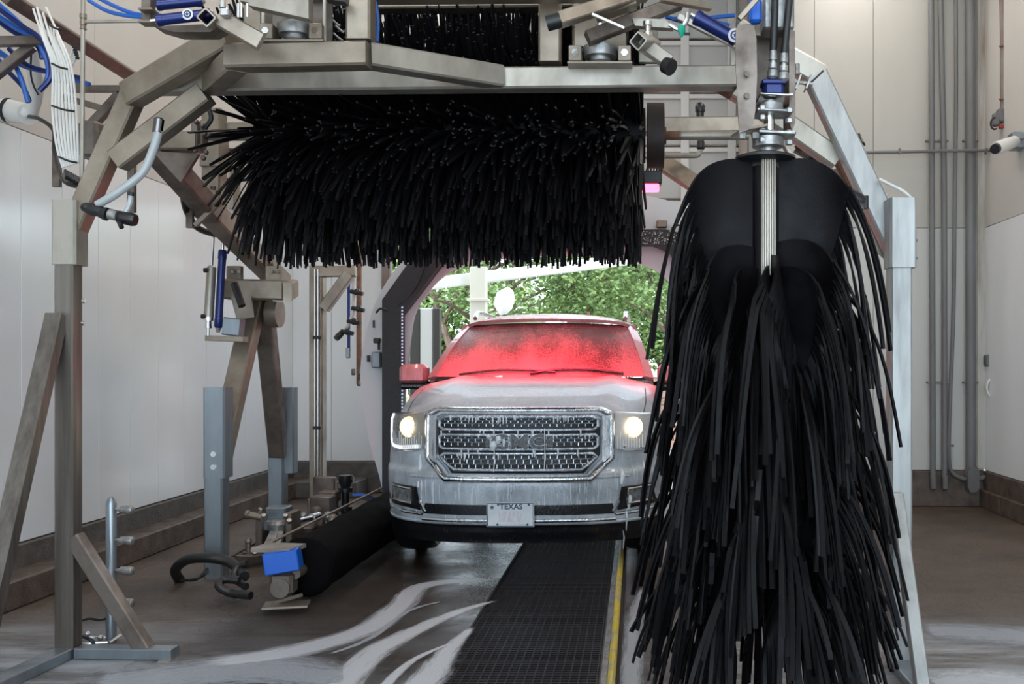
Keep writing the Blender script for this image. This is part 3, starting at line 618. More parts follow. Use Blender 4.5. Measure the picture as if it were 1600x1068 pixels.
# ---------------------------------------------------------------- rear frame carrying the top brush
rf = thing('brush_support_frame', 'stainless A-shaped stand and crossbar carrying the top brush', 'frame', (-2.93, 6.7, 0))
BM('galv', rf, 'leg_box', V((-2.935, 6.73, 0)), V((-2.935, 6.73, .9)), .13)
BM('galv', rf, 'leg_sleeve', V((-2.925, 6.73, .70)), V((-2.925, 6.73, 1.33)), .152)
for z in (.78, .87): MB().cyl(V((-2.925, 6.645, z)), V((-2.925, 6.66, z)), .019, n=12).build('bolt', 'chrome', rf)
BM('steel', rf, 'stand_leg', V((-2.985, 6.84, .72)), V((-2.89, 7.34, 2.05)), .12, .14, (1, 0, 0))
BM('steel_dark', rf, 'stand_leg', V((-2.915, 7.84, .75)), V((-2.87, 7.38, 2.05)), .12, .13, (1, 0, 0))
BM('galv', rf, 'leg_box', V((-2.93, 7.87, .25)), V((-2.93, 7.87, .8)), .125)
BM('galv', rf, 'leg_sleeve', V((-2.85, 7.90, .6)), V((-2.85, 7.90, 1.30)), .11)
BM('steel', rf, 'head_beam', (356, 452, 7.15), (446, 454, 7.15), .15, .15)
BM('steel', rf, 'head_beam', (440, 456, 7.1), (452, 450, 7.7), .14, .14, (0, 0, 1))
BM('galv', rf, 'side_plate', (352, 509, 7.0), (378, 512, 7.0), .10, .13)
MB().prism([at(360, 462, 7.05), at(392, 462, 7.05), at(396, 495, 7.05), at(370, 500, 7.05)], (0, .02, 0)).build('gusset', 'steel', rf)
MB().cyl(at(420, 489, 7.35), at(438, 489, 7.35), .11, n=26).build('drum', 'steel', rf)
MB().cyl(at(366, 443, 6.9), at(378, 478, 6.85), .026, n=14).build('handle', 'rubber', rf)
BM('steel', rf, 'shelf_plate', (325, 528, 7.0), (384, 530, 7.0), .10, .04)
for x in (367, 428):
    MB().box(at(x, 427, 7.15), (.11, .05, .11), bev=.004).build('bearing_block', 'steel', rf)
    MB().cyl(at(x - 4, 424, 7.12), at(x - 4, 424, 7.08), .012, n=8).cyl(at(x + 6, 424, 7.12), at(x + 6, 424, 7.08), .012, n=8).build('bolt', 'steel_dark', rf)
MB().cyl(at(400, 417, 7.3), at(428, 420, 7.3), .05, n=18).build('pivot_shaft', 'steel_dark', rf)
MB().cyl(at(424, 408, 7.3), at(432, 408, 7.3), .07, n=22).build('pivot_disc', 'steel', rf)
BM('steel', rf, 'swing_beam', (440, 442, 7.65), (318, 320, 6.35), .14, .15)
BM('steel_dark', rf, 'swing_beam', (332, 334, 6.45), (236, 224, 5.62), .13, .14)
BM('steel', rf, 'clamp_plate', (305, 352, 6.3), (348, 312, 6.3), .03, .03, Y_)
for x, y in ((333, 296), (341, 303), (352, 309)): MB().cyl(at(x, y, 6.2), at(x, y - 5, 6.2), .018, n=8).build('bolt', 'steel_dark', rf)
MB().prism([at(238, 236, 5.6), at(310, 240, 5.6), at(282, 285, 5.6)], (0, .03, 0)).build('gusset', 'steel_dark', rf)
BM('steel', rf, 'arm_head', (228, 222, 5.65), (312, 222, 5.65), .12, .11)
MB().box(at(150, 222, 5.75), (.12, .2, .22), bev=.02).build('motor_cover', 'steel_dark', rf)
BM('steel', rf, 'mast', (335, 322, 6.66), (335, 172, 6.66), .13)
BM('steel', rf, 'mast_sleeve', (335, 262, 6.64), (335, 192, 6.64), .15)
BM('steel', rf, 'crossbar', (345, 206, 6.72), (1240, 195, 6.72), .11, .11)
BM('steel', rf, 'crossbar_stay', (350, 238, 6.8), (420, 238, 6.8), .06, .05)
MB().cyl(at(316, 211, 5.7), at(420, 211, 5.7), .032, n=20).build('shaft', 'steel_pale', rf)
MB().cyl(at(1040, 212, 5.7), at(1064, 212, 5.7), .026, n=20).build('shaft', 'rust', rf)
MB().cyl(at(1060, 212, 5.7), at(1170, 212, 5.7), .026, n=20).build('shaft', 'steel_pale', rf)
MB().cyl(at(1037, 212, 5.7), at(1041, 212, 5.7), .05, n=18).build('collar', 'rust', rf)
m = MB(); rr = random.Random(4)
m.box(at(311, 212, 5.66), (.04, .12, .16), bev=.006).box(at(318, 212, 5.66), (.03, .07, .12), bev=.006)
m.build('bearing_flange', 'steel_dark', rf)
for x, y in ((306, 190), (316, 196), (320, 208), (314, 228), (305, 235), (298, 234), (322, 238), (318, 247)):
    MB().ball(at(x, y, 5.58), .016, 8, 6).build('nut', 'steel_dark', rf)
BM('steel', rf, 'mast', V((-2.955, 8.93, .08)), V((-2.955, 8.93, 2.4)), .125)
BM('steel', rf, 'mast', V((-2.94, 8.90, .0)), V((-2.94, 8.90, .25)), .16)
BM('steel_pale', rf, 'mast_stay', (506, 482, 8.9), (546, 428, 8.9), .10, .09, Y_)
BM('steel', rf, 'mast_head', (490, 425, 8.9), (556, 423, 8.9), .08, .10)
for y in (527, 668): MB().box(at(495, y, 8.85), (.07, .03, .03), bev=.004).build('pipe_clamp', 'rubber', rf)
MB().tube([at(492, 420, 8.85), at(492, 770, 8.85)], .008, 6).build('thin_pipe', 'chrome', rf); MB().tube([at(497, 420, 8.85), at(497, 770, 8.85)], .008, 6).build('thin_pipe', 'chrome', rf)
# thin far truss
tr = thing('rear_truss', 'thin steel truss seen behind the top brush end', 'frame', at(372, 300, 9.5))
for a, b in (((370, 262), (370, 348)), ((370, 266), (455, 268)), ((372, 338), (450, 282)), ((344, 256), (372, 268)), ((344, 262), (366, 244)), ((427, 270), (427, 420)), ((352, 246), (400, 246))):
    BM('steel', tr, 'truss_bar', (*a, 9.5), (*b, 9.5), .055, .05, Y_)
# cylinders hanging on the stand
air_cyl(at(348, 390, 6.95), at(341, 512, 6.95), .030, 'slim navy air cylinder standing on the brush stand')
t = thing('air_cylinder', 'silver air cylinder with thin rod beside the navy one on the stand', 'cylinder', at(328, 420, 6.95))
MB().rod(at(331, 415, 6.95), at(326, 495, 6.95), [(0, .02), (.03, .032), (1, .034)], 18).build('barrel', 'steel_pale', t)
MB().cyl(at(334, 365, 6.95), at(331, 418, 6.95), .009, n=10).build('rod', 'chrome', t)
MB().rod(at(326, 495, 6.95), at(325, 524, 6.95), [(0, .034), (.2, .034), (.22, .02), (.6, .024), (.62, .01), (1, .01)], 14).build('end_fitting', 'chrome', t)
for x, y in ((322, 422), (318, 494)): MB().cyl(at(x - 3, y, 6.93), at(x + 5, y, 6.93), .018, n=10).build('port', 'blackplastic', t)
tag(MB().tube(bez([at(286, 305, 6.2), at(292, 330, 6.3), at(308, 355, 6.5), at(335, 366, 6.8)], 24), .022, 10).build('black_hose', 'rubber'), 'black hose sagging under the swing beam', 'hose')
tag(MB().tube(bez([at(340, 275, 6.8), at(365, 282, 6.8), at(420, 276, 6.9)], 20), .012, 8).build('black_hose', 'rubber'), 'thin black hose between the mast and the top brush', 'hose')
tag(MB().tube(bez([at(324, 165, 5.6), at(330, 185, 5.6), at(320, 200, 5.6)], 12), .014, 8).build('black_hose', 'rubber'), 'short black hose curling above the shaft bearing', 'hose')

# ---------------------------------------------------------------- overhead rack, cables and blue hoses, top left
rk = thing('overhead_rack', 'brown steel rack of thin beams at the top left corner', 'rack', at(80, 120, 5.8))
for a, b, w in (((-60, 66, 5.3), (76, 64, 5.3), .05), ((-30, 135, 5.3), (50, 72, 5.35), .05), ((10, -6, 5.2), (216, 126, 6.2), .075), ((108, 139, 5.9), (206, 139, 5.9), .04), ((128, 212, 5.9), (188, 148, 5.9), .055), ((100, 152, 6.4), (190, 178, 6.4), .04), ((60, 120, 6.6), (130, 130, 6.6), .04)):
    BM('steel_dark', rk, 'rack_beam', a, b, w, w, Y_)
for x, y0, y1, d in ((89, 226, 292, 5.6), (206, 254, 332, 5.9), (297, 305, 356, 6.3), (118, 206, 236, 6)):
    BM('steel_dark', rk, 'hanger', (x, y0, d), (x, y1, d), .045, .03)
tp = thing('thin_pipe', 'thin steel drop pipe with a tee left of the gantry', 'pipe', at(130, 280, 5.0))
MB().cyl(at(130, -20, 5.0), at(128, 276, 5.0), .011, n=10).build('drop_pipe', 'steel_pale', tp)
MB().cyl(at(133, 34, 5.0), at(224, 33, 5.0), .009, n=10).build('branch_pipe', 'steel_pale', tp)
MB().rod(at(130, 22, 5.0), at(130, 46, 5.0), [(0, .017), (.3, .017), (.31, .012), (.4, .012), (.41, .016), (.7, .016), (.71, .012), (1, .017)], 12).build('tee', 'steel', tp)
cbx = [(52, 14), (58, 12), (62, 22), (67, 20), (78, 40), (84, 42), (90, 44), (72, 12)]
for i, (x0, y0) in enumerate(cbx):
    e = i * 5.6
    pts = [at(x0, y0, 5.2), at(66 + e * .7, 56 + (i % 3) * 3, 5.1), at(82 + e * .75, 105, 5.05), at(82 + e * .95, 170, 5.05), at(88 + e * .85, 225, 5.05), at(98 + e * .62, 262 - i, 5.05)]
    tag(MB().tube(bez(pts, 30), .0062, 6).build('air_tube', 'whiteplastic'), ['leftmost', 'second from the left', 'third from the left', 'fourth from the left', 'fourth from the right', 'third from the right', 'second from the right', 'rightmost'][i] + ' of the thin white air tubes tied in a bundle', 'tube', 'white air tubes in the tied bundle')
for i, (y, x0, x1) in enumerate(((41, 76, 96), (102, 81, 106), (168, 81, 117), (248, 92, 121))):
    m = MB(); m.tube(bez([at(x0, y - 3, 5.0), at((x0 + x1) / 2, y + 3, 4.98), at(x1, y + 6, 5.0)], 10), .006, 6)
    tag(m.build('cable_tie', 'blackplastic'), ['black tie at the top of the white tube bundle', 'second black tie down the white tube bundle', 'third black tie down the white tube bundle', 'lowest black tie on the white tube bundle'][i], 'tie')
vb = thing('valve_block', 'row of small black push fittings where the white tubes end', 'valve', at(115, 280, 5.05))
for i in range(7):
    MB().rod(at(102 + i * 4, 266 + i * 2.2, 5.05), at(105 + i * 4, 278 + i * 2.2, 5.0), [(0, .008), (.4, .013), (1, .012)], 8).build('push_fitting', 'blackplastic', vb)
MB().tube(bez([at(101, 272, 5.08), at(110, 286, 5.08), at(130, 291, 5.08)], 12), .018, 8).build('rail', 'steel_dark', vb)
vc = thing('push_fitting_row', 'second row of black fittings at the rack end of the tubes', 'valve', at(117, 82, 5.4))
for i in range(5): MB().cyl(at(114 + i * 1.2, 74 + i * 4, 5.4), at(119 + i, 75 + i * 4, 5.4), .009, n=8).build('push_fitting', 'blackplastic', vc)
MB().tube([at(100, 112, 5.4), at(116, 74, 5.4)], .008, 6).tube([at(104, 116, 5.4), at(119, 88, 5.4)], .008, 6).build('tube_end', 'whiteplastic', vc)
bh = [[(-10, 8), (30, 38), (58, 56), (74, 78), (80, 118), (62, 142)], [(-10, 20), (26, 44), (54, 60), (68, 82), (76, 110), (70, 136)], [(-10, 28), (18, 48), (44, 62), (60, 74), (66, 92)],
      [(-10, 74), (18, 96), (32, 120), (44, 160)], [(14, 76), (34, 96), (60, 108), (128, 122)], [(0, 84), (40, 104), (90, 116), (140, 132)], [(-10, 80), (10, 108), (36, 136), (46, 158)], [(-8, 2), (20, 26), (46, 50), (64, 60)]]
bl_ = ['outermost blue hose arching at the top left', 'second blue hose arching at the top left', 'short blue hose tucked in the top left bunch', 'blue hose dropping toward the white wall pipe', 'upper blue hose running along the rack to the gantry', 'lower blue hose running along the rack to the gantry', 'blue hose hugging the wall behind the rack', 'blue hose at the very corner of the bunch']
for i, p in enumerate(bh):
    tag(MB().tube(bez([at(x, y, 5.25 + .05 * i) for x, y in p], 30), .014, 8).build('blue_hose', 'blue' if i % 2 else 'navy'), bl_[i], 'hose')
wp = thing('wall_pipe', 'white plastic pipe elbow coming out of the left wall', 'pipe', at(25, 175, 6.0))
MB().rod(at(8, 172, 6.02), at(44, 178, 5.9), [(0, .072), (.3, .072), (.31, .066), (1, .066)], 24).build('stub', 'whiteplastic', wp)
MB().tube(bez([at(36, 178, 5.9), at(50, 168, 5.9), at(56, 130, 5.8), at(46, 76, 5.7)], 20), .042, 16).build('riser', 'whiteplastic', wp)
MB().rod(at(11, 172, 5.98), at(14, 172.5, 5.98), [(0, .076), (1, .076)], 24).build('clamp', 'rubber', wp)
tag(MB().tube(bez([at(46, 182, 5.7), at(62, 186, 5.6), at(84, 204, 5.5), at(85, 240, 5.4), at(100, 282, 5.1), at(126, 291, 5.05)], 30), .012, 8).build('black_cable', 'rubber'), 'black cable leaving the white wall pipe', 'cable')
tag(MB().tube(bez([at(50, 60, 5.6), at(48, 110, 5.6), at(52, 132, 5.6), at(60, 148, 5.6)], 20), .006, 6).build('black_cable', 'rubber'), 'thin black cable along the white riser', 'cable')

# ---------------------------------------------------------------- nozzle stand by the left post
ns = thing('nozzle_stand', 'upright steel tube with four side nozzles beside the left post', 'stand', (-2.84, 5.2, 0))
MB().tube([V((-2.84, 5.2, 0)), V((-2.84, 5.2, .74)), V((-2.84, 5.2, .765)), V((-2.84, 5.2, .78))], [.027, .027, .02, .004], 18).build('tube', 'galv', ns)
for y in (795, 843, 890, 940):
    c = at(171, y, 5.2)
    MB().cyl(c + V((.02, 0, 0)), c + V((.06, 0, 0)), .009, n=10).rod(c + V((.055, 0, 0)), c + V((.135, -.01, -.004)), [(0, .008), (.1, .02), (.8, .024), (.95, .02), (1, .012)], 16).build('nozzle', 'cast', ns)
for a_, b_ in (((120, 995, 5.25), (166, 996, 5.25)), ((128, 1006, 5.1), (170, 1003, 5.15)), ((170, 1004, 5.12), (188, 992, 5.2))): MB().cyl(at(*a_), at(*b_), .009, n=8).build('foot_rod', 'chrome', ns)
for x, y in ((137, 990), (157, 996)): MB().ball(at(x, y, 5.2), .016, 8, 6).build('wing_nut', 'chrome', ns)
tag(MB().tube(bez([at(120, 972, 5.1), at(138, 966, 5.1), at(156, 968, 5.15), at(164, 966, 5.2)], 16), .007, 6).build('black_cable', 'rubber'), 'thin black cable to the nozzle stand, upper', 'cable')
tag(MB().tube(bez([at(120, 992, 5.1), at(140, 998, 5.1), at(146, 1008, 5.1), at(130, 1017, 5.05)], 16), .009, 6).build('black_cable', 'rubber'), 'curled black cable at the foot of the nozzle stand', 'cable')

# ---------------------------------------------------------------- low side brush on the floor
rb_ = thing('wheel_brush', 'long low black roller brush lying along the floor by the car', 'brush', (-2.08, 7, 0))
def roll(u, v):
    y = 5.98 + 2.7 * v; g = u * 2 * math.pi; r = .185 + .013 * noise.noise(V((math.cos(g) * 2.5, math.sin(g) * 2.5, y * 3))) + .002 * math.sin(y * 21)
    r *= 1 - .9 * max(0, 1 - v * 60) ** 2
    return V((-2.08 + math.cos(g) * r, y, .215 + math.sin(g) * r))
MB().grid(roll, 36, 120).build('roller', 'velvet', rb_, ang=3)
MB().cyl(V((-2.08, 5.86, .215)), V((-2.08, 8.75, .215)), .035, n=14).build('axle', 'steel_dark', rb_)
bp_ = MB().beam(V((-2.31, 5.90, .37)), V((-2.06, 5.86, .37)), .20, .025)
bp_.build('end_plate', 'steel_pale', rb_)
MB().box((-2.14, 5.83, .305), (.20, .16, .13), Matrix.Rotation(R(10), 3, 'Z') @ Matrix.Rotation(R(-8), 3, 'Y'), bev=.006).build('blue_guard', 'bluepaint', rb_)
MB().box((-2.15, 5.87, .16), (.14, .12, .14), bev=.02).cyl(V((-2.15, 5.8, .14)), V((-2.15, 5.95, .14)), .06, n=14).build('gearbox', 'steel_dark', rb_)
MB().box((-2.12, 5.83, .035), (.26, .16, .012), Matrix.Rotation(R(12), 3, 'Z')).beam(V((-2.2, 5.85, .04)), V((-2.02, 5.80, .10)), .03, .02).build('skid_plate', 'steel', rb_)
MB().beam(V((-2.30, 5.95, .37)), V((-2.30, 8.7, .37)), .02, .012).build('top_rail', 'steel', rb_)
MB().beam(V((-2.46, 6.6, .13)), V((-2.40, 8.3, .13)), .06, .08).build('base_beam', 'steel_dark', rb_)
tag(MB().box(at(573, 777, 8.8), (.12, .5, .02), Matrix.Rotation(R(-14), 3, 'X')).build('blue_strip', 'bluepaint'), 'flat blue strip beyond the roller brush', 'strip')
# mechanism holding the roller
mc = thing('brush_carriage', 'cluster of cast brackets and cylinders holding the roller brush', 'mechanism', (-2.75, 7.6, 0))
MB().box(at(436, 802, 7.5), (.16, .16, .12), bev=.01).box(at(436, 818, 7.45), (.24, .2, .08), bev=.01).build('head_block', 'galv', mc)
MB().rod(at(434, 812, 7.35), at(434, 832, 7.35), [(0, .05), (.3, .075), (.8, .07), (1, .045)], 20).build('bearing', 'cast', mc)
MB().beam(at(430, 832, 7.3), at(418, 858, 7.2), .07, .05).beam(at(440, 832, 7.3), at(432, 862, 7.2), .04, .05).build('yoke', 'cast', mc)
MB().box(at(412, 830, 7.4), (.05, .2, .26), bev=.006).box(at(458, 826, 7.4), (.05, .2, .28), bev=.006).box(at(452, 845, 7.5), (.14, .25, .22), bev=.01).build('side_plates', 'steel_dark', mc)
MB().rod(at(384, 803, 7.3), at(410, 808, 7.3), [(0, .03), (.2, .036), (.22, .026), (1, .026)], 14).tube(bez([at(404, 804, 7.3), at(408, 796, 7.3), at(404, 794, 7.3)], 8), .012, 6).build('lever', 'steel', mc)
MB().rod(at(458, 816, 7.5), at(498, 806, 7.8), [(0, .03), (.1, .024), (.7, .022), (.72, .036), (1, .036)], 14).build('ram', 'chrome', mc)
for q_, s_ in (((505, 790, 8.3), (.18, .18, .18)), ((515, 775, 8.5), (.16, .16, .10)), ((478, 832, 7.9), (.20, .3, .14)), ((507, 770, 8.7), (.2, .05, .3))): MB().box(at(*q_), s_, bev=.01).build('gear_housing', 'steel_dark', mc)
for x, y, r in ((494, 800, .05), (500, 818, .045), (520, 812, .05), (474, 806, .03), (470, 838, .05), (512, 806, .04)):
    MB().ball(at(x, y, 7.9), r, 12, 8).build('nut', 'steel_dark' if r > .04 else 'cast', mc)
MB().rod(at(388, 840, 7.2), at(388, 870, 7.2), [(0, .018), (.2, .028), (.25, .02), (.7, .022), (.72, .034), (1, .034)], 12).build('post_stub', 'steel_dark', mc)
MB().beam(at(376, 874, 7.0), at(424, 868, 7.3), .12, .05).beam(at(420, 868, 7.2), at(440, 858, 7.2), .05, .06).build('base_arm', 'steel_dark', mc)
for x, y in ((398, 866), (410, 862), (428, 862), (436, 854), (412, 808), (446, 808), (452, 816)): MB().cyl(at(x, y, 7.1), at(x, y - 4, 7.08), .017, n=6).build('bolt', 'cast', mc)
for k_, (a, b) in enumerate((((352, 874), (410, 842)), ((354, 880), (412, 848)))):
    tag(MB().cyl(at(*a, 6.95), at(*b, 7.6), .011, n=8).build('pipe', 'steel_dark'), ['upper thin dark pipe on the floor behind the left stand', 'lower thin dark pipe on the floor behind the left stand'][k_], 'pipe')
vt = thing('valve_tower', 'black valve tower standing beyond the roller carriage', 'valve', (at(540, 790, 8.6).x, 8.6, 0))
MB().rod(at(540, 812, 8.6), at(540, 742, 8.6), [(0, .04), (.2, .04), (.21, .06), (.3, .06), (.31, .035), (.62, .035), (.63, .065), (.72, .065), (.73, .04), (.85, .06), (1, .06)], 14).build('tower', 'blackplastic', vt)
MB().cyl(at(530, 748, 8.6), at(552, 748, 8.6), .03, n=10).build('cross_handle', 'blackplastic', vt)
MB().box(at(531, 780, 8.7), (.03, .2, .35), bev=.005).build('bracket', 'steel_dark', vt)
MB().cyl((at(540, 0, 8.6).x, 8.6, 0), at(540, 812, 8.6), .03, n=10).build('stem', 'steel_dark', vt)
wf = thing('white_pipe_frame', 'thin white pipe stepping down beside the rear mast', 'pipe', at(508, 740, 9.2))
MB().tube([at(506, 690, 9.2), at(506, 757, 9.2), at(526, 757, 9.2), at(526, 812, 9.2)], .015, 8).build('pipe', 'whiteplastic', wf)
# hoses on the floor
tag(MB().tube(bez([at(282, 908, 6.6), at(274, 890, 6.5), at(292, 874, 6.45), at(325, 871, 6.4), at(355, 876, 6.4), at(372, 888, 6.35), at(382, 900, 6.2)], 40), .034, 12).build('black_hose', 'rubber'), 'thick black hose arching on the floor round the stand', 'hose')
tag(MB().tube(bez([at(374, 906, 6.05), at(350, 905, 6.05), at(342, 915, 6.0), at(360, 926, 6.0), at(392, 930, 5.95)], 30), .026, 10).build('black_hose', 'rubber'), 'black hose looping beside the blue roller guard', 'hose')
tag(MB().tube(bez([at(386, 880, 6.3), at(372, 886, 6.3), at(366, 902, 6.2), at(384, 916, 6.05)], 30), .024, 10).build('black_hose', 'rubber'), 'black hose bending up to the carriage', 'hose')
m = MB()
for i in range(4): m.tube(bez([at(284 + i * 3, 906, 6.4), at(305 + i * 2, 905 - i, 6.5), at(325, 893 - i * 2, 6.55)], 10), .010, 6)
tag(m.build('hose_ends', 'rubber'), 'tangle of thin black hose ends by the left stand foot', 'hose', None, 'stuff')
# nozzle drop on the back left
for i, (x, y0, y1, w, m_) in enumerate(((545, 440, 548, .018, 'navy'), (561, 420, 600, .03, 'rust'))):
    tag(MB().cyl(at(x, -280, 10.6), at(x, y1, 10.6), w, n=10).build('drop_pipe', m_), ['thin blue drop pipe beyond the rear mast', 'rust brown drop pipe beyond the rear mast'][i], 'pipe')
tag(MB().box(at(544, 551, 10.6), (.045, .04, .12), bev=.008).build('paddle_switch', 'galv'), 'small grey paddle under the blue drop pipe', 'switch')
nt_ = thing('nozzle_tree', 'white pipe with black nozzles behind the rear mast', 'nozzle', at(552, 440, 9.8))
MB().tube(bez([at(564, -300, 9.8), at(562, 200, 9.8), at(556, 400, 9.8), at(552, 430, 9.8), at(553, 470, 9.8), at(548, 500, 9.8), at(530, 524, 9.8)], 24), .020, 10).build('pipe', 'whiteplastic', nt_)
for x, y in ((546, 428), (558, 456), (560, 482), (553, 502), (543, 518)):
    MB().cyl(at(x - 10, y - 1, 9.78), at(x + 9, y + 3, 9.76), .022, n=10).ball(at(x, y, 9.78), .036, 10, 7).build('nozzle', 'blackplastic', nt_)
MB().rod(at(534, 520, 9.8), at(525, 529, 9.75), [(0, .03), (.5, .035), (1, .03)], 12).build('end_nozzle', 'blackplastic', nt_)
cb_ = thing('pipe_clamps', 'two small steel clamps on the rusty drop pipe', 'clamp', at(556, 580, 10.5))
for x, y in ((552, 581), (561, 581), (561, 598)): MB().box(at(x, y, 10.58), (.04, .03, .07), bev=.006).cyl(at(x, y - 3, 10.47), at(x, y + 3, 10.45), .012, n=8).build('clamp', 'steel_dark', cb_)

# ---------------------------------------------------------------- right wall services
YW = YR - .03
def wpt(x, y, dd=0.0): p = at(x, y, YW); return V((p.x, YW - dd, p.z))
cl = ['leftmost tall grey conduit on the right back wall', 'second tall grey conduit on the right back wall', 'thin grey conduit left of the thickest one', 'thickest grey conduit on the right back wall']
for i, (x0, x1, r, y1) in enumerate(((1452, 1455, .030, 750), (1469, 1473, .030, 750), (1490, 1483, .021, 700), (1513, 1514, .052, 738))):
    t = thing('wall_conduit', cl[i], 'conduit', wpt(x1, y1, .06))
    o_ = .06
    if i == 2: MB().tube(bez([wpt(1490, -80, o_), wpt(1491, 150, o_), wpt(1489, 300, o_), wpt(1487, 480, o_), wpt(1481, 640, o_), wpt(1480, 715, o_), wpt(1486, 738, o_), wpt(1505, 748, o_)], 56), r, 10).build('pipe', 'greypvc', t)
    elif i == 1: MB().tube(bez([wpt(x0 - 4, -80, o_), wpt(x0, 120, o_), wpt(x0 + 3, 260, o_), wpt(x1, 500, o_), wpt(x1, y1, o_)], 40), r, 12).build('pipe', 'greypvc', t)
    else: MB().tube([wpt(x0, -80, o_), wpt(x1, y1, o_)], r, 14).build('pipe', 'greypvc', t)
    for y in (222, 597) if i != 2 else (695,):
        xx = x0 + (x1 - x0) * (y / 750); xx = 1480 if i == 2 else xx
        MB().box(wpt(xx, y, .05), (r * 2 + .06, .04, .022), bev=.004).build('strap', 'steel_dark', t)
    if i in (0, 1): MB().box(wpt(x1, 752, .07), (.055, .07, .15), bev=.012).build('end_box', 'greypvc', t)
    if i == 3: MB().prism([wpt(x1 + a, b, .14) for a, b in ((-8, 733), (-4, 727), (6, 727), (9, 733), (9, 758), (4, 766), (-5, 766), (-8, 758))], (0, .11, 0)).build('conduit_body', 'greypvc', t)
t = thing('wall_conduit', 'short grey conduit rising from the conduit body to the corner box', 'conduit', wpt(1546, 640, .06))
MB().tube(bez([wpt(1545, 570, .05), wpt(1546, 640, .05), wpt(1549, 715, .05), wpt(1546, 738, .05), wpt(1520, 750, .05)], 40), .026, 10).build('pipe', 'greypvc', t)
tag(MB().prism([wpt(1546 + a, 563 + b, .10) for a, b in ((-10, -7), (-8, -9), (9, -9), (10, -7), (10, 7), (6, 10), (-6, 10), (-10, 6))], (0, .09, 0)).build('junction_box', 'greypvc'), 'grey junction box at the corner of the right wall', 'box')
co = MB()
for i in range(3): co.tube([wpt(1547 + math.cos(g) * (11 + i * .6), 605 + math.sin(g) * (14 + i * .8), .11 + .01 * i) for g in [k * math.pi / 12 for k in range(25)]], .010, 6)
co.tube(bez([wpt(1548, 563, .11), wpt(1550, 575, .12), wpt(1547, 592, .12)], 10), .010, 6)
tag(co.build('cable_coil', 'whiteplastic'), 'coil of pale cable hanging under the junction box', 'cable')
t = thing('wall_conduit', 'long thin horizontal conduit crossing the right back wall', 'conduit', wpt(1450, 240, .12))
MB().tube(bez([wpt(1340, 243, .14), wpt(1400, 242, .14), wpt(1480, 240, .14), wpt(1540, 239, .14), wpt(1566, 235, .2)], 24), .017, 8).build('pipe', 'greypvc', t)
for x in (1400, 1533): MB().box(wpt(x, 241, .14), (.02, .04, .06), bev=.004).build('strap', 'steel_dark', t)
t = thing('wall_conduit', 'rust stained conduit dropping at the corner on the right wall', 'conduit', at(1566, 180, 9.8))
MB().tube([at(1564, -60, 9.6), at(1567, 60, 9.6), at(1567, 176, 9.6)], .028, 10).build('pipe', 'pvcbrown', t)
for y in (72, 155): MB().box(at(1567, y, 9.58), (.07, .03, .012)).build('strap', 'rust', t)
t = thing('junction_box', 'grey corner box with black cable loop and red fitting', 'box', at(1562, 185, 9.6))
MB().box(at(1566, 181, 9.6), (.10, .09, .14), bev=.012).box(at(1556, 187, 9.6), (.06, .08, .13), bev=.012).build('body', 'greypvc', t)
MB().tube([at(1554 + math.cos(g) * 6, 193 + math.sin(g) * 9, 9.52) for g in [R(60 + k * 22) for k in range(11)]], .010, 6).build('cable_loop', 'rubber', t)
MB().box(at(1564, 198, 9.58), (.04, .04, .04), bev=.008).build('fitting', 'red', t)
t = thing('security_camera', 'white security camera on a grey box on the right wall', 'camera', at(1590, 220, 9.3))
MB().rod(at(1588, 220, 9.05), at(1556, 232, 8.75), [(0, .04), (.1, .055), (.9, .062), (1, .056)], 20).build('camera_body', 'whiteplastic', t)
MB().rod(at(1556.5, 231.8, 8.75), at(1554, 232.8, 8.72), [(0, .05), (1, .044)], 20).build('lens', 'blackplastic', t)
MB().box(at(1588, 221, 9.12), (.12, .14, .16), bev=.012).cyl(at(1590, 219, 9.1), at(1606, 214, 8.9), .016).build('mount_box', 'galv', t)
tag(MB().tube([at(1576, 171, 9.8), at(1604, 160, 9.2)], .008, 6).build('thin_cable', 'rubber'), 'thin cable running up the right wall from the corner', 'cable')
t = thing('wall_hook', 'small dark hook on the wall above the right post', 'hook', wpt(1343, 220, .05))
MB().tube(bez([wpt(1340, 210, .05), wpt(1343, 218, .06), wpt(1345, 226, .1), wpt(1349, 228, .05)], 10), .012, 6).build('hook', 'rubber', t)
for k_, y in enumerate((376, 404)): tag(MB().box(wpt(1429, y, .03), (.035, .05, .03), bev=.006).build('wall_stud', 'steel_dark'), ['upper small dark stud beside the right post', 'lower small dark stud beside the right post'][k_], 'stud')
# pipes with nozzles between the crossbar and the door
t = thing('spray_pipe', 'pale horizontal pipe with elbow and black nozzle under the crossbar', 'pipe', at(1070, 243, 7.4))
MB().tube(bez([at(1030, 243, 7.4), at(1080, 243, 7.4), at(1090, 242, 7.4), at(1094, 236, 7.4), at(1095, 232, 7.4)], 16), .022, 10).build('pipe', 'steel_pale', t)
MB().rod(at(1095, 234, 7.4), at(1095, 220, 7.4), [(0, .024), (.2, .034), (1, .028)], 12).build('nozzle', 'blackplastic', t)
MB().rod(at(1094, 185, 7.35), at(1094, 161, 7.35), [(0, .03), (.4, .03), (.42, .038), (.8, .04), (1, .026)], 12).build('upper_nozzle', 'blackplastic', t)
BM('steel', rf, 'long_brace', (1024, 246, 7.6), (1132, 318, 7.3), .13, .10, Y_)
MB().cyl(at(1092, 291, 7.28), at(1092, 291, 7.22), .022, n=10).build('brace_bolt', 'rubber', rf)
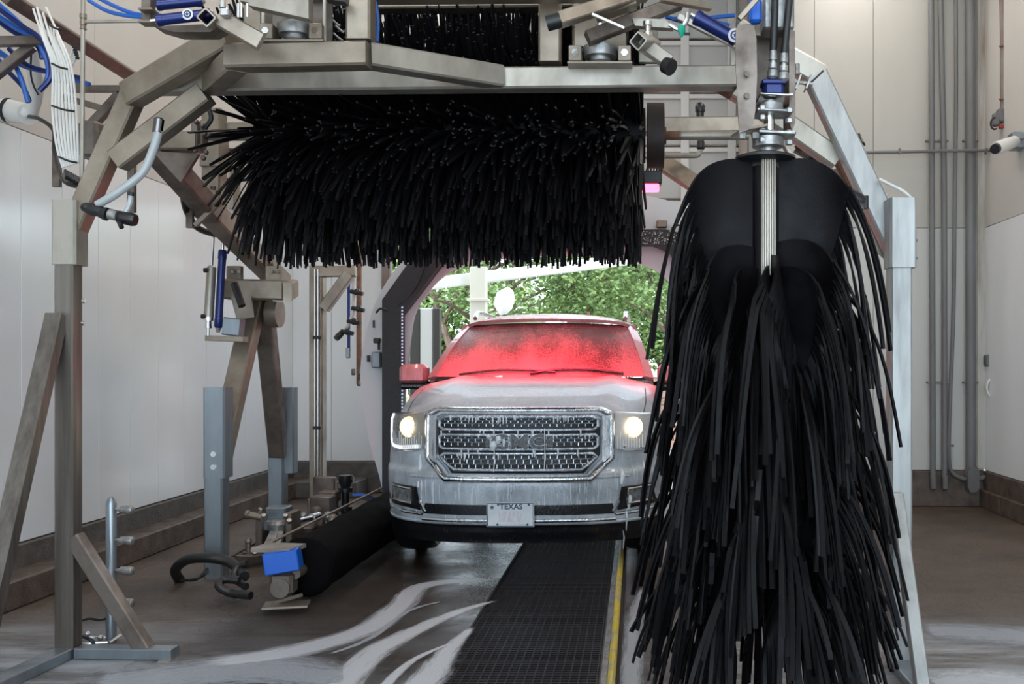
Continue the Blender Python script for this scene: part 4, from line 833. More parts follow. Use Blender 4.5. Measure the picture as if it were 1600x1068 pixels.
# ---------------------------------------------------------------- white arch with wet black band, lamp bar
AY = 9.0
def apt(x, y, d=AY): return at(x, y, d)
ao = [(600, 830), (596, 760), (580, 700), (568, 640), (563, 580), (572, 520), (590, 465), (622, 415), (665, 370), (740, 330), (850, 305), (960, 300), (1040, 312), (1090, 335), (1140, 390), (1160, 450), (1165, 560), (1160, 700), (1140, 830)]
ai = [(628, 830), (628, 740), (630, 690), (632, 640), (634, 600), (641, 530), (648, 490), (664, 462), (692, 432), (740, 410), (850, 400), (960, 402), (1010, 416), (1040, 434), (1056, 462), (1062, 500), (1064, 560), (1064, 700), (1064, 830)]
ar_ = thing('spray_arch', 'white panel arch with wet black band behind the car', 'arch', (-.9, AY, 0))
def dens(p, n=4):
    return [V(q) for q in bez([apt(*k) for k in p], n * (len(p) - 1))]
MB().ring(dens(ai), dens(ao), (0, .05, 0)).build('arch_panel', 'white_arch', ar_, ang=.5)
bi = [(627, 830), (627, 700), (627, 600), (627, 492), (664, 444), (690, 410), (720, 386), (1020, 382), (1046, 392), (1075, 440), (1080, 500), (1080, 830)]
bo = [(597, 830), (597, 700), (597, 600), (597, 468), (634, 416), (664, 384), (690, 360), (1040, 358), (1072, 366), (1110, 430), (1116, 490), (1116, 830)]
MB().ring([apt(x, y, 8.86) for x, y in bi], [apt(x, y, 8.86) for x, y in bo], (0, .14, 0)).build('black_band', 'blackband', ar_, ang=.3)
m = MB()
for i in range(52): m.box(apt(628.5, 480 + i * 5.2, 8.84), (.012, .012, .014))
m.build('led_dots', 'led', ar_, kind='stuff')
MB().tube(bez([apt(664, 418, 8.8), apt(655, 440, 8.84), apt(640, 462, 8.86), apt(622, 478, 8.86)], 14), .006, 6).tube(bez([apt(588, 488, 8.9), apt(594, 482, 8.85), apt(604, 484, 8.85)], 8), .010, 6).build('cable', 'rubber', ar_)
MB().box(apt(589, 562, 8.93), (.085, .08, .15), bev=.01).build('control_box', 'galv', ar_)
MB().tube([apt(592, 546, 8.93), apt(592, 528, 8.93)], .012, 8).box(apt(589, 532, 8.92), (.06, .05, .05), bev=.008).box(apt(576, 560, 8.95), (.02, .05, .06)).box(apt(584, 506, 8.96), (.015, .02, .07)).build('fittings', 'rubber', ar_)
MB().box(apt(1034, 350, 8.93), (.10, .08, .07), bev=.008).build('control_box', 'steel', ar_)
MB().tube(bez([apt(1068, 360, 8.9), apt(1062, 352, 8.88), apt(1052, 354, 8.88), apt(1048, 362, 8.86)], 10), .010, 6).tube([apt(1064, 358, 8.9), apt(1076, 330, 8.9)], .008, 6).build('cable', 'rubber', ar_)
# drops of red foam on the band
rr = random.Random(8); m = MB()
for i in range(190):
    x = rr.uniform(1002, 1076); y = rr.uniform(361, 381)
    if x > 1060 and rr.random() < .5: continue
    p = apt(x, y, 8.852); s = rr.uniform(.003, .008); m.box(p, (s, .006, s), Matrix.Rotation(rr.uniform(0, 1.5), 3, 'Y'))
m.build('foam_drops', 'whiteplastic', ar_, kind='stuff')
LB_Y, LB_Z = 7.35, 2.86
lb = thing('foam_lamp_bar', 'lamp bar with red glowing underside behind the top brush', 'lamp', (-.85, LB_Y, LB_Z))
MB().box((-.9, LB_Y, LB_Z + .05), (2.2, .14, .10), bev=.01).build('housing', 'blackplastic', lb)
MB().box((-.9, LB_Y, LB_Z - .02), (2.16, .13, .045), bev=.006).build('red_lens', 'redglow', lb)
m = MB()
for i in range(16):
    x = .20 - i * .02; m.tube(bez([V((x, LB_Y, LB_Z + .1)), V((x + rr.uniform(-.02, .02), LB_Y - .03, LB_Z + .17)), V((x + rr.uniform(-.03, .03), LB_Y + .03, LB_Z + .24))], 6), .006, 5)
m.build('hoses', 'rubber', lb, kind='stuff')
MB().beam((-1.9, LB_Y, LB_Z + .08), (-1.9, LB_Y, ZT), .02, .02).beam((-.2, LB_Y, LB_Z + .08), (-.2, LB_Y, ZT), .02, .02).build('hanger', 'steel', lb)
light('red_foam_lamp', 'AREA', (-.85, LB_Y + .1, LB_Z - .06), (R(32), 0, 0), 13, (1.0, 0.04, 0.10), 1.5, .12, spread=R(58))

# ---------------------------------------------------------------- the car
KX, KY, KS = -.835, 6.78, 1.05
car = thing('car', 'silver sport utility car with lit headlights covered in wash foam', 'car', (KX, KY, 0))
def cw(x, y, z): return V((KX + KS * x, KY + KS * y, KS * z))
def lx(px, py, y=.05):
    """car coordinates x, z of a picture point at car depth y"""
    d = KY + KS * y; p = at(px, py, d); return (p.x - KX) / KS, p.z / KS
def paint_material(name, base, foamc, thr):
    m = mat(name, base, 0.28, 0.3, coat=.5); nt = m.node_tree; N = nt.nodes; L = nt.links; b = N['Principled BSDF']
    g = N.new('ShaderNodeTexCoord')
    def nz(sc, v, det=5, dist=0):
        mp = N.new('ShaderNodeMapping'); mp.inputs['Scale'].default_value = v; L.new(g.outputs['Object'], mp.inputs[0])
        n = N.new('ShaderNodeTexNoise'); n.inputs['Scale'].default_value = sc; n.inputs['Detail'].default_value = det; n.inputs['Roughness'].default_value = .65; n.inputs['Distortion'].default_value = dist
        L.new(mp.outputs[0], n.inputs['Vector']); return n.outputs[0]
    def mr(x, a, c, lo=0, hi=1):
        r = N.new('ShaderNodeMapRange'); r.inputs[1].default_value = a; r.inputs[2].default_value = c; r.inputs[3].default_value = lo; r.inputs[4].default_value = hi
        L.new(x, r.inputs[0]); return r.outputs[0]
    s1 = mr(nz(16, (3.4, 1.5, .28), 4, .2), .50, .68); s2 = mr(nz(3.2, (1, 1, .7), 5, .2), .36, .66); s3 = mr(nz(120, (1, 1, 1), 2), .54, .66)
    mx = N.new('ShaderNodeMath'); mx.operation = 'MAXIMUM'; L.new(s1, mx.inputs[0]); L.new(s2, mx.inputs[1])
    ml = N.new('ShaderNodeMath'); ml.operation = 'MULTIPLY'; L.new(mx.outputs[0], ml.inputs[0]); ml.inputs[1].default_value = thr
    c = N.new('ShaderNodeMix'); c.data_type = 'RGBA'; c.inputs[6].default_value = (*base, 1); c.inputs[7].default_value = (*foamc, 1); L.new(ml.outputs[0], c.inputs[0])
    c2 = N.new('ShaderNodeMix'); c2.data_type = 'RGBA'; c2.inputs[7].default_value = (base[0] * .45, base[1] * .45, base[2] * .45, 1); L.new(c.outputs[2], c2.inputs[6])
    k = N.new('ShaderNodeMath'); k.operation = 'MULTIPLY'; L.new(s3, k.inputs[0]); k.inputs[1].default_value = .35; L.new(k.outputs[0], c2.inputs[0]); L.new(c2.outputs[2], b.inputs['Base Color'])
    L.new(mr(ml.outputs[0], 0, 1, .35, .0), b.inputs['Metallic']); L.new(mr(ml.outputs[0], 0, 1, .30, .58), b.inputs['Roughness'])
    bp = N.new('ShaderNodeBump'); bp.inputs['Strength'].default_value = .5; bp.inputs['Distance'].default_value = .004
    ad = N.new('ShaderNodeMath'); ad.operation = 'ADD'; L.new(ml.outputs[0], ad.inputs[0]); L.new(s3, ad.inputs[1]); L.new(ad.outputs[0], bp.inputs['Height']); L.new(bp.outputs[0], b.inputs['Normal'])
    return m
M['paint'] = paint_material('foamy_silver_paint', (.30, .335, .37), (.62, .67, .73), .85)
M['paint_redlit'] = paint_material('foamy_paint_red_lit', (.50, .16, .17), (.74, .34, .36), .75)  # red lamp light on roof, pillars and mirrors painted into the base colour
M['kchrome'] = mat('wet_chrome', (.62, .64, .67), .14, 1.0, (.30, .33, .36), 30, (1, 1, .3), (.5, .68), .3, 80)
M['kblack'] = mat('wet_black_trim', (.010, .010, .012), .22, 0, (.05, .055, .06), 60, (1, 1, .3), (.62, .72), .3, 120)
M['kgrille'] = mat('grille_bars', (.34, .37, .41), .25, .8, (.60, .63, .67), 26, (1, 1, .6), (.48, .62), .4, 90)
M['kdark'] = mat('dark_engine_opening', (.004, .004, .005), .5)
M['tyre'] = mat('wet_tyre_rubber', (.012, .012, .013), .35, bump=.3, bs=60)
M['suds'] = mat('white_suds', (.72, .75, .78), .4, bump=.3, bs=150)
M['lens'] = mat('clear_lamp_lens', (.75, .77, .80), .05, trans=.9, bump=.15, bs=40)
M['sudslens'] = mat('foam_smeared_lens', (.74, .76, .80), .4, trans=.0, bump=.3, bs=60, alpha=.55)
M['bulb'] = mat('lit_bulb', (1, .9, .7), .3, emit=(1.0, .82, .52), es=34)
M['reflector'] = mat('lamp_reflector', (.60, .58, .54), .18, .9)
M['halo'] = mat('lit_reflector', (.9, .8, .6), .25, .7, emit=(1.0, .66, .30), es=2.2)
M['foglens'] = mat('fog_lamp_glass', (.30, .32, .34), .1, .3, (.10, .11, .12), 30, (1, 1, 1), bump=.5, bs=90)
M['drl'] = mat('daylight_led', (.9, .95, 1), .3, emit=(.95, .97, 1.0), es=1.1)
M['kplate'] = mat('licence_plate_face', (.66, .69, .72), .35, 0, (.56, .59, .62), 12)
M['plateink'] = mat('dark_plate_ink', (.03, .05, .10), .5)
M['platepink'] = mat('faded_plate_print', (.52, .47, .49), .5, 0, (.64, .66, .69), 70, (1, 1, .3))
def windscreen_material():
    m = mat('red_lit_foam_glass', (.60, .10, .12), .30, coat=.6); nt = m.node_tree; N = nt.nodes; L = nt.links; b = N['Principled BSDF']
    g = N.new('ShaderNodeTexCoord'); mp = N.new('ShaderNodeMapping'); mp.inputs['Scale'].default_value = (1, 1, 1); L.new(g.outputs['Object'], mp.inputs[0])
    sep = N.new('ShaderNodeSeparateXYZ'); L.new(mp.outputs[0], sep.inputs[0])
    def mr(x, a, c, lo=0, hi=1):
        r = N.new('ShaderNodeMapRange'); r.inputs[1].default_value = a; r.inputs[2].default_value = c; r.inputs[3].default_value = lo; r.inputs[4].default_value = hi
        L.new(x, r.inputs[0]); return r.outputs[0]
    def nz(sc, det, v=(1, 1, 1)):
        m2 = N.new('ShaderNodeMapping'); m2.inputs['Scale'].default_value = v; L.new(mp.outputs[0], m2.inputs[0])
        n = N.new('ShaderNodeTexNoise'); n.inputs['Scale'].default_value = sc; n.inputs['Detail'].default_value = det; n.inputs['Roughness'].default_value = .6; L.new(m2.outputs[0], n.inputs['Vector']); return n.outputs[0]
    # suds and bare glass, both with red lamp light painted in, denser low down
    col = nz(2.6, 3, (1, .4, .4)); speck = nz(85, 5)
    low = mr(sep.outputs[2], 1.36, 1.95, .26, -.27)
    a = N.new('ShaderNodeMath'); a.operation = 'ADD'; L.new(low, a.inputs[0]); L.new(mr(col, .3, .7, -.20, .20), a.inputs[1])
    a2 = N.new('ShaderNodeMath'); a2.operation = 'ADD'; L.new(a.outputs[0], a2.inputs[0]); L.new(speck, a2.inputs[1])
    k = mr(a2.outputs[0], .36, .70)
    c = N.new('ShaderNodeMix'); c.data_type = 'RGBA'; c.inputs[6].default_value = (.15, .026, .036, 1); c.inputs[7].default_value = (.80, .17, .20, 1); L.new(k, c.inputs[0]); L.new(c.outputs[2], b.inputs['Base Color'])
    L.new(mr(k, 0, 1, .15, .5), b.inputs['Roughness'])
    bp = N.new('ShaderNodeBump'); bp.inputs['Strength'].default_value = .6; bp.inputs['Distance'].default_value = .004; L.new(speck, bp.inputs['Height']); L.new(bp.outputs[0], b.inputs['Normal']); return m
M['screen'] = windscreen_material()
M['sideglass'] = mat('wet_tinted_glass', (.02, .02, .022), .08, 0, (.10, .06, .065), 80, (1, 1, 1), (.55, .66))
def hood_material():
    """the silver paint with red lamp light painted over the rear of the bonnet"""
    m = M['paint'].copy(); m.name = 'bonnet_paint_with_red_light'; nt = m.node_tree; N = nt.nodes; L = nt.links; b = N['Principled BSDF']; b.inputs['Coat Weight'].default_value = .15
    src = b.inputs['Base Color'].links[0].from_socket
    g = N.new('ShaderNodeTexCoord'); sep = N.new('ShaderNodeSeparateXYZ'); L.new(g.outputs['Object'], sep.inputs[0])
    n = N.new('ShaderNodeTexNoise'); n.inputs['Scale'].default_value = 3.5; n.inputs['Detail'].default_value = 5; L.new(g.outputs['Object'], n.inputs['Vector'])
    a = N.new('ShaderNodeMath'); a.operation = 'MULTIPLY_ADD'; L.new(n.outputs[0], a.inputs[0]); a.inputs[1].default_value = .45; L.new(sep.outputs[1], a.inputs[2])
    r = N.new('ShaderNodeMapRange'); r.inputs[1].default_value = 1.10; r.inputs[2].default_value = 1.50; r.inputs[4].default_value = .85; L.new(a.outputs[0], r.inputs[0])  # painted red light grows towards the windscreen
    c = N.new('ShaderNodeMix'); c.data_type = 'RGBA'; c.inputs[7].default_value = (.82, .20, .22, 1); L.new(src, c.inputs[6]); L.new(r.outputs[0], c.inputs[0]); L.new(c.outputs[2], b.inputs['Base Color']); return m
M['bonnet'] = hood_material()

HW = 1.005
def lerp(a, b, t): return a + (b - a) * t
def interp(tab, x):
    if x <= tab[0][0]: return tab[0][1]
    for (a, p), (b, q) in zip(tab[:-1], tab[1:]):
        if x <= b: t = (x - a) / (b - a); t = t * t * (3 - 2 * t); return lerp(p, q, t)
    return tab[-1][1]
ZN = [(.20, .10), (.30, .05), (.37, .005), (.48, .0), (.60, -.015), (.68, -.01), (.715, .035), (.85, .05), (1.0, .055), (1.06, .06), (1.11, .085)]
def front(x, z):
    """distance back from the nose of the shell at car x, height z"""
    a = min(abs(x) / HW, .9999); return interp(ZN, z) + .80 * (1 - (1 - a ** 2.9) ** (1 / 2.5))
def hood_z(a, b):
    e = abs(a)
    z = 1.10 + .215 * (1 - (1 - b) ** 2.0) - .12 * e ** 5 * (1 - .3 * b) - .03 * (1 - b) * e ** 2
    z += .022 * max(0, 1 - abs((e - .62) / .16)) * min(1, b * 4)         # raised shoulders of the bonnet
    return z
def hood(a, b):
    x = a * .985; yf = front(x, 1.10) ; y = lerp(yf, 1.52, b); return V((x, y, hood_z(a, b)))
# outer shell: front and flanks from the valance up to the bonnet edge
def shell_pt(u, v, zlo, zhi):
    """u 0..1 right rear -> round the nose -> left rear"""
    s = 1 if u > .5 else -1; t = abs(u - .5) * 2
    if t < .72:
        a = math.sin(t / .72 * math.pi / 2); top = hood(a * s, 0); x = a * .985
        z = lerp(zlo, min(top.z, zhi) if zhi < 1.2 else top.z, v); w = 1 - .02 * max(0, .5 - z) - .0 
        y = front(x, z) if z < 1.10 else top.y
        bul = .02 * math.sin(min(1, max(0, (z - .3) / .8)) * math.pi) * a ** 6
        return cw(s * (x * w + bul), y, z)
    t2 = (t - .72) / .28; e = hood(s, 0); y = lerp(e.y, 5.0, t2); zt = lerp(e.z, 1.22, min(1, t2 * 3)); z = lerp(zlo, min(zt, zhi) if zhi < 1.2 else zt, v)
    bul = .02 * math.sin(min(1, max(0, (z - .3) / .8)) * math.pi)
    # wheel arches
    return cw(s * (.985 + bul), y, z)
MB().grid(lambda u, v: shell_pt(u, v, .40 if True else .2, 2), 120, 44).build('body', 'paint', car, ang=.9)
MB().grid(lambda u, v: shell_pt(u, v, .20, .335), 120, 10).build('lower_valance', 'kblack', car, ang=.9)
MB().grid(lambda u, v: shell_pt(.06 + .88 * u, v, .335, .405) + V((0, -.012, 0)), 120, 4).build('bumper_lip', 'kchrome' if False else 'paint', car, ang=.9)
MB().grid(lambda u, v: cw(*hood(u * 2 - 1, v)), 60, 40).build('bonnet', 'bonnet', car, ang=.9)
# deck, tail and floor close the body
MB().grid(lambda u, v: cw((u * 2 - 1) * .985, lerp(1.5, 5.0, v), lerp(1.29 - .12 * abs(u * 2 - 1) ** 5, 1.22, v)), 20, 6).box(cw(0, 5.0, .8), (2.06, .05, .95)).box(cw(0, 2.9, .30), (1.7, 4.2, .18)).build('body_deck', 'kdark', car)
for s in (-1, 1):   # bonnet shut lines
    MB().tube([cw(*hood(s * a, b)) + V((0, -.001, .001)) for a, b in [(.60 + .0 * i, .0) for i in range(1)] + [(.70, .02), (.80, .06), (.865, .12), (.885, .3), (.885, .6), (.88, .98)]], .005, 6).build('shut_line', 'kdark', car)
# greenhouse
WB_Y, WT_Y = 1.50, 2.34
def screen(u, v, off=0):
    a = u * 2 - 1; hw = lerp(.875, .715, v); x = a * hw
    y = lerp(WB_Y - .10, WT_Y - .06, v) + (.16 * a * a) * (1 - .35 * v); z = lerp(1.315, 1.775, v) + .02 * (1 - a * a) * v
    z += .035 * math.sin(v * math.pi)
    return cw(x, y - off, z + off * .6)
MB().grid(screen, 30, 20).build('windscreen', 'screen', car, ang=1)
def roof(u, v):
    a = u * 2 - 1; hw = lerp(.735, .78, min(1, v * 2)); x = a * hw; y = lerp(WT_Y - .09, 4.95, v) + (.10 * a * a) * (1 - v)
    z = lerp(1.775, 1.80, min(1, v * 3)) + .085 * (1 - a * a) ** .7 * min(1, .35 + v * 6) * (1 - .2 * v) - .02 * abs(a) ** 8
    return cw(x, y, z)
MB().slab(roof, 24, 24, -.03).build('roof', 'paint_redlit', car, ang=.9)
for s in (-1, 1):
    def pil(u, v):
        p = V(screen(1 if s > 0 else 0, v)); w = .075 * KS
        return p + V((s * (u * w), u * .06, (-.015 * u) * 1.0)) + V((0, -.006, .004))
    MB().slab(pil, 4, 16, .04 * s).build('pillar', 'paint_redlit', car, ang=1)
    def sg(u, v):
        y = lerp(lerp(1.75, 2.58, v), lerp(4.8, 4.7, v), u); return cw(s * lerp(.965, .80, v ** 1.2), y, lerp(1.21, 1.765, v))
    MB().slab(sg, 12, 6, .02 * s).build('side_window', 'sideglass', car)
    MB().slab(lambda u, v: cw(s * lerp(.955, .79, v), lerp(lerp(1.62, 2.43, v), lerp(1.78, 2.62, v), u), lerp(1.22, 1.79, v)), 2, 8, .03 * s).build('door_frame', 'paint_redlit', car)
    MB().tube([cw(s * .70, 2.5, 1.845), cw(s * .70, 2.62, 1.90), cw(s * .71, 2.9, 1.915), cw(s * .72, 4.5, 1.915), cw(s * .72, 4.8, 1.86)], .022, 10).build('roof_rail', 'kchrome', car)
    # mirrors
    c = cw(s * 1.10, 1.78, 1.335)
    mm = MB(); mm.box(c, (.25, .17, .18), bev=.035).build('mirror', 'paint_redlit', car)
    MB().box(c - V((0, .01, .105)), (.24, .14, .06), bev=.02).beam(c - V((s * .06, 0, .10)), cw(s * .97, 1.84, 1.22), .05, .10).build('mirror_base', 'kblack', car)
# wipers lying at the screen foot
def wpt_(u, v): return V(screen(u, v)) + V((0, -.018, .012))
MB().tube(bez([wpt_(.12, .015), wpt_(.28, .075), wpt_(.45, .075), wpt_(.58, .05)], 16), .011, 6).build('wiper', 'kblack', car)
MB().tube(bez([wpt_(.46, .03), wpt_(.60, .085), wpt_(.75, .08), wpt_(.90, .03)], 16), .013, 6).build('wiper', 'kblack', car)
MB().grid(lambda u, v: V(screen(u, 0)) + V((0, -.05 + .06 * v, -.035 + .03 * v)), 24, 2).build('cowl', 'kdark', car)
m = MB(); m.prism([cw(.33, 2.62, 1.84), cw(.33, 2.80, 1.84), cw(.33, 2.78, 1.92), cw(.33, 2.72, 1.92)], (.03, 0, 0)); m.build('roof_fin', 'paint_redlit', car)

# grille: everything lies on the shell, pushed out a little
def onf(x, z, o=0.0): return cw(x, front(x, z) - o, z)
GXc, _ = lx(806, 690); 
def gx(px): return (px - 806) / 248 * 1.13
def gz(py): return lx(806, py)[1]
def path_on(pts, o, n=6):
    out = []
    for a, b in zip(pts, pts[1:] + pts[:1]):
        for i in range(n): t = i / n; out.append(onf(lerp(a[0], b[0], t), lerp(a[1], b[1], t), o))
    return out + [out[0], out[1]]
def poly_patch(name, pts, o, m, par, n=12):
    """fills an outline (convex, top and bottom edges) on the shell"""
    zs = [p[1] for p in pts]; z0, z1 = min(zs), max(zs)
    def xr(z, sgn):
        best = None
        for a, b in zip(pts, pts[1:] + pts[:1]):
            if min(a[1], b[1]) - 1e-9 <= z <= max(a[1], b[1]) + 1e-9:
                for t in ([0, 1] if abs(a[1] - b[1]) < 1e-9 else [(z - a[1]) / (b[1] - a[1])]):
                    x = lerp(a[0], b[0], t); best = x if best is None else (max(best, x) if sgn > 0 else min(best, x))
        return best
    return MB().grid(lambda u, v: onf(lerp(xr(lerp(z0, z1, v), -1), xr(lerp(z0, z1, v), 1), u), lerp(z0, z1, v), o), 24, n).build(name, m, par, ang=1)
GO = [(gx(684), gz(656)), (gx(694), gz(649)), (gx(918), gz(649)), (gx(928), gz(656)), (gx(928), gz(712)), (gx(904), gz(738)), (gx(708), gz(738)), (gx(684), gz(712))]
poly_patch('grille_opening', GO, .006, 'kdark', car)
def loop(pts, r, m, par, name, o, sx=1.0): return MB().tube(path_on(pts, o), r, 8, caps=False, sx=sx).build(name, m, par, ang=1)
gs = [(gx(668), gz(648)), (gx(684), gz(641)), (gx(928), gz(641)), (gx(944), gz(648)), (gx(944), gz(716)), (gx(914), gz(747)), (gx(698), gz(747)), (gx(668), gz(716))]
loop(gs, .024, 'kchrome', car, 'grille_surround', .006)
loop([(lerp(a[0], b[0], .55), lerp(a[1], b[1], .55)) for a, b in zip(gs, GO)], .016, 'paint', car, 'grille_surround', .006)
for s, xe in ((-1, 676), (1, 937)):
    MB().slab(lambda u, v: onf(gx(lerp(xe - 6, xe + 6, u)), gz(lerp(722, 650, v)), .022), 3, 8, .02).build('grille_side_bar', 'kchrome', car)
bands = [[(688, 656), (696, 651), (916, 651), (924, 656), (924, 666), (918, 671), (694, 671), (688, 666)],
         [(688, 683), (692, 679), (920, 679), (924, 683), (924, 696), (918, 701), (694, 701), (688, 696)],
         [(690, 713), (696, 708), (916, 708), (922, 713), (914, 722), (900, 733), (712, 733), (698, 722)]]
for bi_, bd in enumerate(bands):
    q = [(gx(a), gz(b)) for a, b in bd]
    loop(q, .0135, 'kgrille', car, 'grille_band', .030)
    # brickwork of small slots
    z0, z1 = gz(bd[4][1] if bi_ < 2 else 732), gz(bd[0][1] - 4 if bi_ < 2 else 709); mb = MB(); rows = 3
    def span(z):
        py = 567 - (z * KS - 1.5) * F / (KY + KS * .05); lo, hi = 690, 922
        if bi_ == 2 and py > 716: k_ = (py - 716) / 17; lo += 18 * k_; hi -= 18 * k_
        return gx(lo), gx(hi)
    for r_ in range(1, rows):
        z = lerp(z0, z1, r_ / rows); a, b = span(z); mb.tube([onf(lerp(a, b, i / 30), z, .018) for i in range(31)], .0052, 5)
    for r_ in range(rows):
        za, zb = lerp(z0, z1, r_ / rows), lerp(z0, z1, (r_ + 1) / rows); a, b = span(za if bi_ == 2 else zb); x = a + (.0 if r_ % 2 else .024)
        while x < b: mb.beam(onf(x, za, .016), onf(x, zb, .016), .007, .008, bev=.001); x += .048
    mb.build('grille_mesh', 'kgrille', car, kind='stuff')
# emblem letters across the middle band
m = text_mb('GMC', .165, .012, lambda c: onf(gx(808) + c.x * 1.02, gz(690) + c.y * .80, .045) - V((0, c.z, 0)), .006)
em = text_mb('GMC', .165, .008, lambda c: onf(gx(808) + c.x * 1.02, gz(690) + c.y * .80, .040) - V((0, c.z, 0)), .0085).build('emblem_edge', 'kgrille', car, ang=.5)
m.build('emblem_letters', 'kblack', car, ang=.5)
poly_patch('emblem_back', [(gx(758), gz(677)), (gx(858), gz(677)), (gx(858), gz(703)), (gx(758), gz(703))], .022, 'kblack', car, 3)
# suds caught on the grille
rr = random.Random(21); m = MB()
for i in range(70):
    px = rr.uniform(690, 922); py = rr.choice([651, 652, 673, 680, 703, 709, 650]); x, z = gx(px), gz(py); ln = rr.uniform(.006, .03)
    m.tube([onf(x, z + .004, .042), onf(x + .002, z - ln, .044), onf(x, z - ln * 1.5, .044)], [.006, .005, .002], 5)
for x0, y0, y1, w in ((770, 688, 702, .028), (772, 700, 735, .004), (778, 680, 692, .022), (846, 668, 732, .003), (763, 678, 684, .018), (786, 684, 696, .012)):
    m.tube([onf(gx(x0), gz(y0), .062), onf(gx(x0 + 1), gz((y0 + y1) / 2), .064), onf(gx(x0), gz(y1), .060)], [w * .7, w, w * .5], 8)
m.build('suds_on_grille', 'suds', car, kind='stuff')
# headlamps
def hx(px): return lx(px, 660, .3)[0]
def hz(py): return lx(640, py, .3)[1]
for s in (-1, 1):
    HL = [(.655, 1.095), (.955, 1.085), (.975, 1.00), (.975, .845), (.93, .80), (.655, .835)]
    HL = [(s * a, b) for a, b in HL]
    poly_patch('headlight_housing', HL, .010, 'reflector', car)
    hl = poly_patch('headlight_lens', HL, .040, 'lens' if s < 0 else 'sudslens', car)
    hx0, hz0 = s * .775, .985
    c = onf(hx0, hz0, .012); nrm = V((s * .25, -1, 0)).normalized()
    MB().rod(c, c + nrm * .02, [(0, .075), (.6, .075), (1, .06)], 24).build('reflector', 'halo', hl)
    MB().ball(c + nrm * .02, .050, 18, 12, (1, .5, 1)).build('bulb', 'bulb', hl)
    MB().tube([onf(s * x, z, .030) for x, z in ((.93, 1.06), (.955, 1.03), (.96, .95), (.955, .88), (.93, .845), (.85, .84), (.70, .855))], .014, 8).build('light_strip', 'drl' if s < 0 else 'kgrille', hl)
    m = MB()
    for i in range(16): x = .672 + i * .019; m.tube([onf(s * x, .93 + .03 * math.sin(i * 2.1), .043), onf(s * x, .84, .043)], .0028, 5)
    m.build('suds_runs', 'suds', hl, kind='stuff')
    light('headlight_beam', 'SPOT', c + nrm * .10, (R(88), 0, R(0)), 18, (1, .82, .55))
    # fog lamp
    FO = [(s * a, b) for a, b in ((.60, .565), (.93, .555), (.95, .40), (.70, .385))] if s > 0 else [(s * a, b) for a, b in ((.60, .565), (.93, .555), (.95, .40), (.70, .385))]
    FOo = [(s * .605, .425), (s * .70, .585), (s * .935, .60), (s * .955, .46), (s * .94, .405), (s * .66, .40)]
    poly_patch('fog_recess', [(s * .70, .59), (s * .935, .60), (s * .955, .44), (s * .67, .425)], .020, 'kblack', car)
    fl = poly_patch('fog_lamp', [(s * .745, .57), (s * .905, .575), (s * .91, .475), (s * .745, .47)], .032, 'foglens', car)
    MB().tube(path_on([(s * .745, .57), (s * .905, .575), (s * .91, .475), (s * .745, .47)], .030), .009, 6, caps=False).build('fog_lamp_rim', 'reflector', fl)
    MB().tube([onf(s * x, z, .010) for x, z in ((.955, .50), (.963, .45), (.94, .412), (.80, .405), (.66, .40), (.645, .42), (.68, .49))], .014, 8).build('fog_surround', 'kchrome', car)
# lower intake, plate
poly_patch('lower_intake', [(-.64, .475), (.64, .475), (.66, .378), (-.66, .378)], .010, 'kblack', car)
MB().tube([onf(lerp(-.66, .66, i / 30), .368, .012) for i in range(31)], .014, 8).build('intake_trim', 'kchrome', car)
MB().tube([onf(lerp(-.985, .985, i / 50), .352 , .004) for i in range(51)], .014, 8).build('bumper_lip', 'paint', car)
MB().tube([onf(lerp(-.75, .75, i / 40), .655 , -.004) for i in range(41)], .012, 8).build('bumper_crease', 'paint', car)
px0, pz0 = lx(798, 803, -.03); px0 = px0
pc = cw(px0, -.045, pz0)
pl = MB().box(pc, (.335, .012, .175), bev=.004).build('licence_plate', 'kplate', car)
m = MB(); m.tube([pc + V((a * .160, -.008, b * .080)) for a, b in ((-1, -1), (1, -1), (1, 1), (-1, 1), (-1, -1))], .0035, 6); m.build('plate_border', 'plateink', pl)
text_mb('TEXAS', .052, .001, lambda c: pc + V((c.x * 1.05 + .005, -.0075 - c.z, c.y + .055)), .0014).build('plate_lettering', 'plateink', pl, ang=.5)
e = pc + V((-.128, -.007, .052)); MB().prism([e + V((math.cos(g) * q_, 0, math.sin(g) * q_)) for g, q_ in [(R(90 + 36 * i), (.019 if i % 2 == 0 else .008)) for i in range(10)]], (0, -.002, 0)).build('plate_star', 'plateink', pl)
MB().box(pc + V((.005, -.0065, -.012)), (.17, .002, .075)).build('plate_number_smudge', 'platepink', pl)
MB().box(pc + V((.01, -.0065, -.068)), (.20, .002, .006)).build('plate_small_print', 'platepink', pl)
for a, b in ((-.085, .07), (.13, .07), (-.09, -.068), (.12, -.068)): MB().cyl(pc + V((a, -.006, b)), pc + V((a, -.011, b)), .008, n=8).build('plate_screw', 'plateink', pl)
MB().box(pc + V((0, .035, -.005)), (.30, .06, .12)).build('plate_bracket', 'kblack', car)
